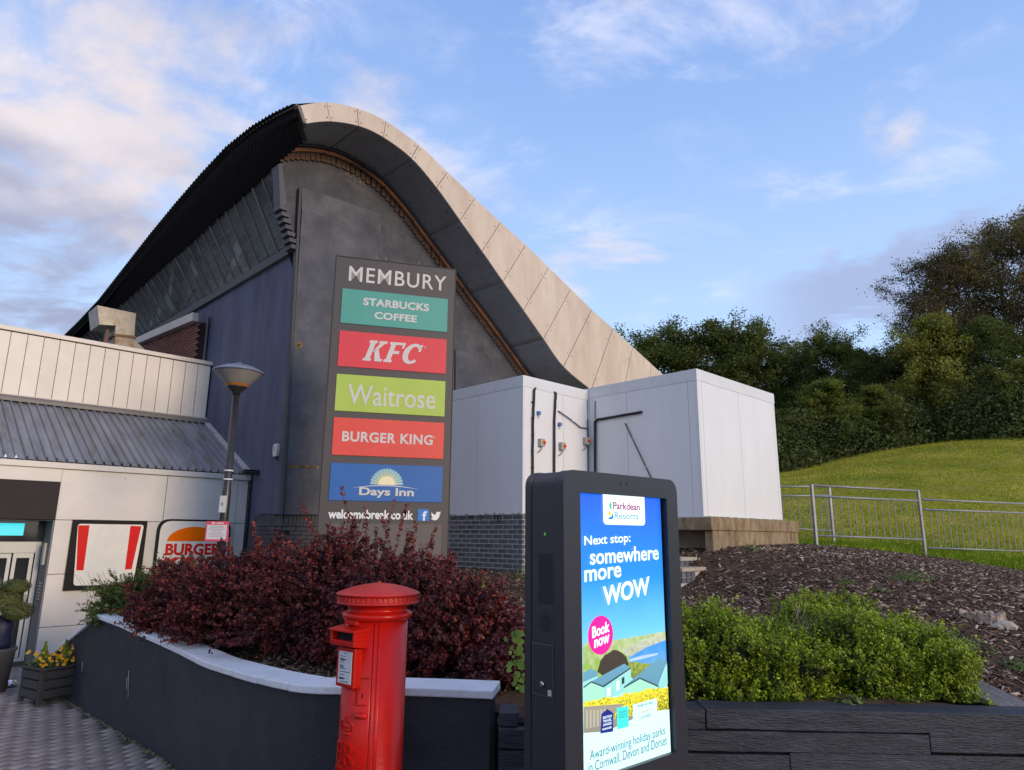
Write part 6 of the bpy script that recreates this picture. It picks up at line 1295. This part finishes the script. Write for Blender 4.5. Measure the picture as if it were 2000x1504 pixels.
# ------------------------------------------------------------------ trees
def tree_mesh(seed, h, r, crown0, nleaf, lsize, shape, gap=0., flat_top=1.):
    """returns limb mesh and crown mesh of a tree with its foot at the origin"""
    rs = random.Random(seed); rg = np.random.default_rng(seed); mb = MB(); tips = []
    def limb(p, d, l, r_, lev):
        k = 5; pts = [p]; q = np.array(p, float); d = np.array(d, float)
        for i in range(k):
            d = d+rg.normal(0, .13, 3)+np.array([0, 0, .05*(lev > 0)]); d /= np.linalg.norm(d); q = q+d*l/k; pts.append(q.copy())
        if r_ > .012: mb.tube(pts, [max(r_*(1-.13*i), .008) for i in range(k+1)], 6 if lev < 2 else 4)
        if lev >= 3 or l < .6: tips.extend(pts[2:]); return
        nb = 4 if lev < 2 else 3
        for b_ in range(nb):
            i = rs.randint(2, k) if lev else rs.randint(3, k); a = rs.uniform(0, 6.28); perp = np.cross(d, [math.cos(a), math.sin(a), .3]); perp /= np.linalg.norm(perp)+1e-6; nd_ = d*.55+perp*rs.uniform(.5, 1.0); limb(pts[i], nd_/np.linalg.norm(nd_), l*rs.uniform(.55, .78), r_*.55, lev+1)
        tips.append(pts[-1])
    tk = 8; pts = []; q = np.zeros(3)
    for i in range(tk+1): pts.append(q.copy()); q = q+np.array([rg.normal(0, .1), rg.normal(0, .1), h*.86/tk])
    r0 = h*.017; mb.tube(pts, [r0*(1-.095*i) for i in range(tk+1)], 8)
    nl = 22
    for i in range(nl):
        t = crown0+(1-crown0)*(i+.5)/nl; z = t*tk; j = min(int(z), tk-1); p = pts[j]*(1-(z-j))+pts[j+1]*(z-j); a = i*2.4+rs.uniform(-.4, .4); tn = (t-crown0)/(1-crown0)
        rad_ = r*(shape(tn))*rs.uniform(.75, 1.08); el = .25+.6*tn; limb(p, np.array([math.cos(a)*math.cos(el), math.sin(a)*math.cos(el), math.sin(el)]), rad_*.75, r0*.42*(1-.5*tn), 1)
    T = np.array(tips); n = nleaf; idx = rg.integers(0, len(T), n)
    if gap: keep = rg.random(len(T)) > gap; T = T[keep]; idx = rg.integers(0, len(T), n)
    cs = rg.uniform(.5, 1.25, len(T))[idx][:, None]; P = T[idx]+rg.normal(0, 1, (n, 3))*np.array([.30, .30, .17])*cs*(r/3.6)
    V, F = scatter(LEAF_V, LEAF_F, P, rot_to(unit(n)*.8+np.array([0, 0, .7])), rg.uniform(.7, 1.35, n)*lsize)
    return mb, V, F
bark = mat('tree_bark', (.075, .055, .04), .95, scale=3, col2=(.13, .10, .075), bump=.6, bscale=10, stretch=(2, 2, .4))
rnd = lambda t: .35+.75*math.sin(math.pi*min(1, t*.85+.12)); cone = lambda t: (1.05*(1-t)**.6+.12)*(1+.16*math.sin(t*17))
leafA = mat('sycamore_leaf', (.055, .095, .018), .6, scale=.5, col2=(.16, .185, .03), island=.55, trans=.4, rand=.15)
leafB = mat('maple_leaf', (.08, .13, .02), .6, scale=.5, col2=(.25, .26, .04), island=.5, trans=.35, rand=.1)
leafC = mat('dry_oak_leaf', (.085, .080, .024), .7, scale=.6, col2=(.19, .145, .045), island=.5, trans=.25, rand=.15)
KINDS = {}
for nm, args, lm_ in (('round', (3, 12, 4.8, .06, 46000, .20, rnd), leafA), ('round2', (9, 11, 4.6, .05, 44000, .19, rnd), leafA), ('maple', (14, 11, 4.3, .03, 38000, .22, cone), leafB), ('tall', (21, 18, 5.2, .30, 30000, .16, rnd, .38), leafC), ('tall2', (34, 18, 4.8, .34, 25000, .16, rnd, .45), leafC)):
    mb, V, F = tree_mesh(*args); tm = bpy.data.meshes.new('limbs'); tm.from_pydata(mb.v, [], mb.f); tm.polygons.foreach_set('use_smooth', mb.sm); tm.materials.append(bark); cm = mesh_np('crown', V, F); cm.materials.append(lm_); KINDS[nm] = (tm, cm, args[1], args[2])
km_ = KINDS['maple']; cy = km_[1].copy(); cy.materials.clear(); cy.materials.append(mat('maple_leaf_yellow', (.12, .15, .02), .6, scale=.7, col2=(.30, .29, .04), island=.5, trans=.35)); KINDS['maple_y'] = (km_[0], cy, km_[2], km_[3])
def tree(kind, px, topy, Y, label, name='tree', wide=1., group='trees along the top of the grass bank', rot=None, foot=None):
    tm, cm, h0, r0 = KINDS[kind]; p = atY(px, topy, Y); g_ = foot if foot is not None else H1(p[0], Y)-.2; s_ = (p[2]-g_)/(h0*1.0); t = thing(name, label, 'tree', (p[0], Y, g_), rot if rot is not None else random.uniform(0, 6.28), group)
    for nm, me in (('limbs', tm), ('crown', cm)):
        o = bpy.data.objects.new(nm, me); COL.objects.link(o); o.parent = t; o.scale = (s_*wide, s_*wide, s_)
    return t
tree('round2', 1285, 675, 40, 'small round green tree right behind the low end of the pale roof fascia', 'sycamore_tree', 1.0)
tree('round', 1375, 655, 39, 'broad round crowned green tree above the right cold store', 'sycamore_tree', 1.05, rot=1.0)
tree('round2', 1450, 662, 38, 'round green tree just above the right cold store corner', 'sycamore_tree', 1.0)
tree('round', 1545, 690, 40, 'dark green tree with sky gaps right of the cold store', 'sycamore_tree', .7)
tree('round2', 1620, 668, 37, 'dense green tree in the middle of the tree line with a pointed top', 'sycamore_tree', .95)
tree('round', 1692, 690, 36, 'dense dark green tree left of the yellow tipped maple', 'sycamore_tree', .9)
tree('maple', 1610, 735, 31.6, 'bright mid green maple low in front of the tree line', 'maple_tree', 1.15)
tree('maple', 1712, 745, 31.2, 'mid green maple in front, left of the yellow tipped maple', 'maple_tree', 1.15)
tree('maple_y', 1805, 600, 32.5, 'tall maple with yellow green top standing before the brown trees', 'maple_tree', .85)
tree('maple', 1545, 790, 32, 'low leafy maple touching the right edge of the cold store', 'maple_tree', 1.2)
tree('tall', 1850, 478, 35, 'tall open brownish tree, left of the tallest pair', 'oak_tree', .95)
tree('tall2', 1830, 500, 36, 'open brownish tree with sky gaps, leftmost of the tall group', 'oak_tree', 1.05)
tree('tall2', 1925, 440, 37, 'tall thin crowned tree with visible trunk in the upper right', 'oak_tree', .95)
tree('tall', 1985, 425, 34, 'tallest brownish tree at the right edge', 'oak_tree', .95)
tree('tall2', 2060, 400, 35, 'tall brownish tree cut by the right edge of the frame', 'oak_tree', 1.0)
tree('tall2', 1815, 560, 38, 'dark open tree behind the yellow tipped maple', 'oak_tree', 1.0)
tree('round', 1910, 640, 32, 'dark dense tree below the tall brownish trees', 'sycamore_tree', .9)
tree('maple', 1990, 690, 29, 'leafy green tree at the right edge above the grass', 'maple_tree', .95)
tree('round2', 1765, 700, 36, 'dark tree filling the gap behind the tall maple', 'sycamore_tree', 1.)
tree('round2', 2090, 620, 31, 'dark tree just beyond the right edge', 'sycamore_tree', 1.1)
# undergrowth along the top of the bank
nc = 120; axc = RNG.uniform(.35, .82, nc); yc = RNG.normal(31.0, .8, nc)+np.where(axc > .66, -(axc-.66)*20, 0); rc_ = RNG.uniform(.6, 2.0, nc); hc_ = RNG.uniform(.5, 2.6, nc)*rc_**.6
ii = RNG.integers(0, nc, 75000); u = unit(75000); u[:, 2] = np.abs(u[:, 2])*1.0-.1; rr = RNG.random((75000, 1))**.35; q = u*rr
xx = yc[ii]*axc[ii]+q[:, 0]*rc_[ii]; yy = yc[ii]+q[:, 1]*rc_[ii]*.8; P = np.c_[xx, yy, hz(xx, yy)-.1+np.maximum(q[:, 2]*hc_[ii], .02)]; n = len(P); V, F = scatter(LEAF_V, LEAF_F, P, rot_to(unit(n)*.9+np.array([0, -.2, .6])), RNG.uniform(.08, .21, n)); o = add_obj('undergrowth', mesh_np('undergrowth', V, F), mat('undergrowth_leaf', (.03, .06, .014), .7, scale=.5, col2=(.12, .14, .025), island=.5, trans=.25), None); o['kind'] = 'stuff'
n = 22000; xx = RNG.uniform(9, 34, n); yy = RNG.uniform(41, 45, n); P = np.c_[xx, yy, hz(xx, yy)+RNG.random(n)*5.5]; V, F = scatter(LEAF_V, LEAF_F, P, rot_to(unit(n)), RNG.uniform(.35, .7, n)); o = add_obj('far_wood', mesh_np('far_wood', V, F), mat('far_leaf', (.018, .032, .010), .8, island=.4), None); o['kind'] = 'stuff'
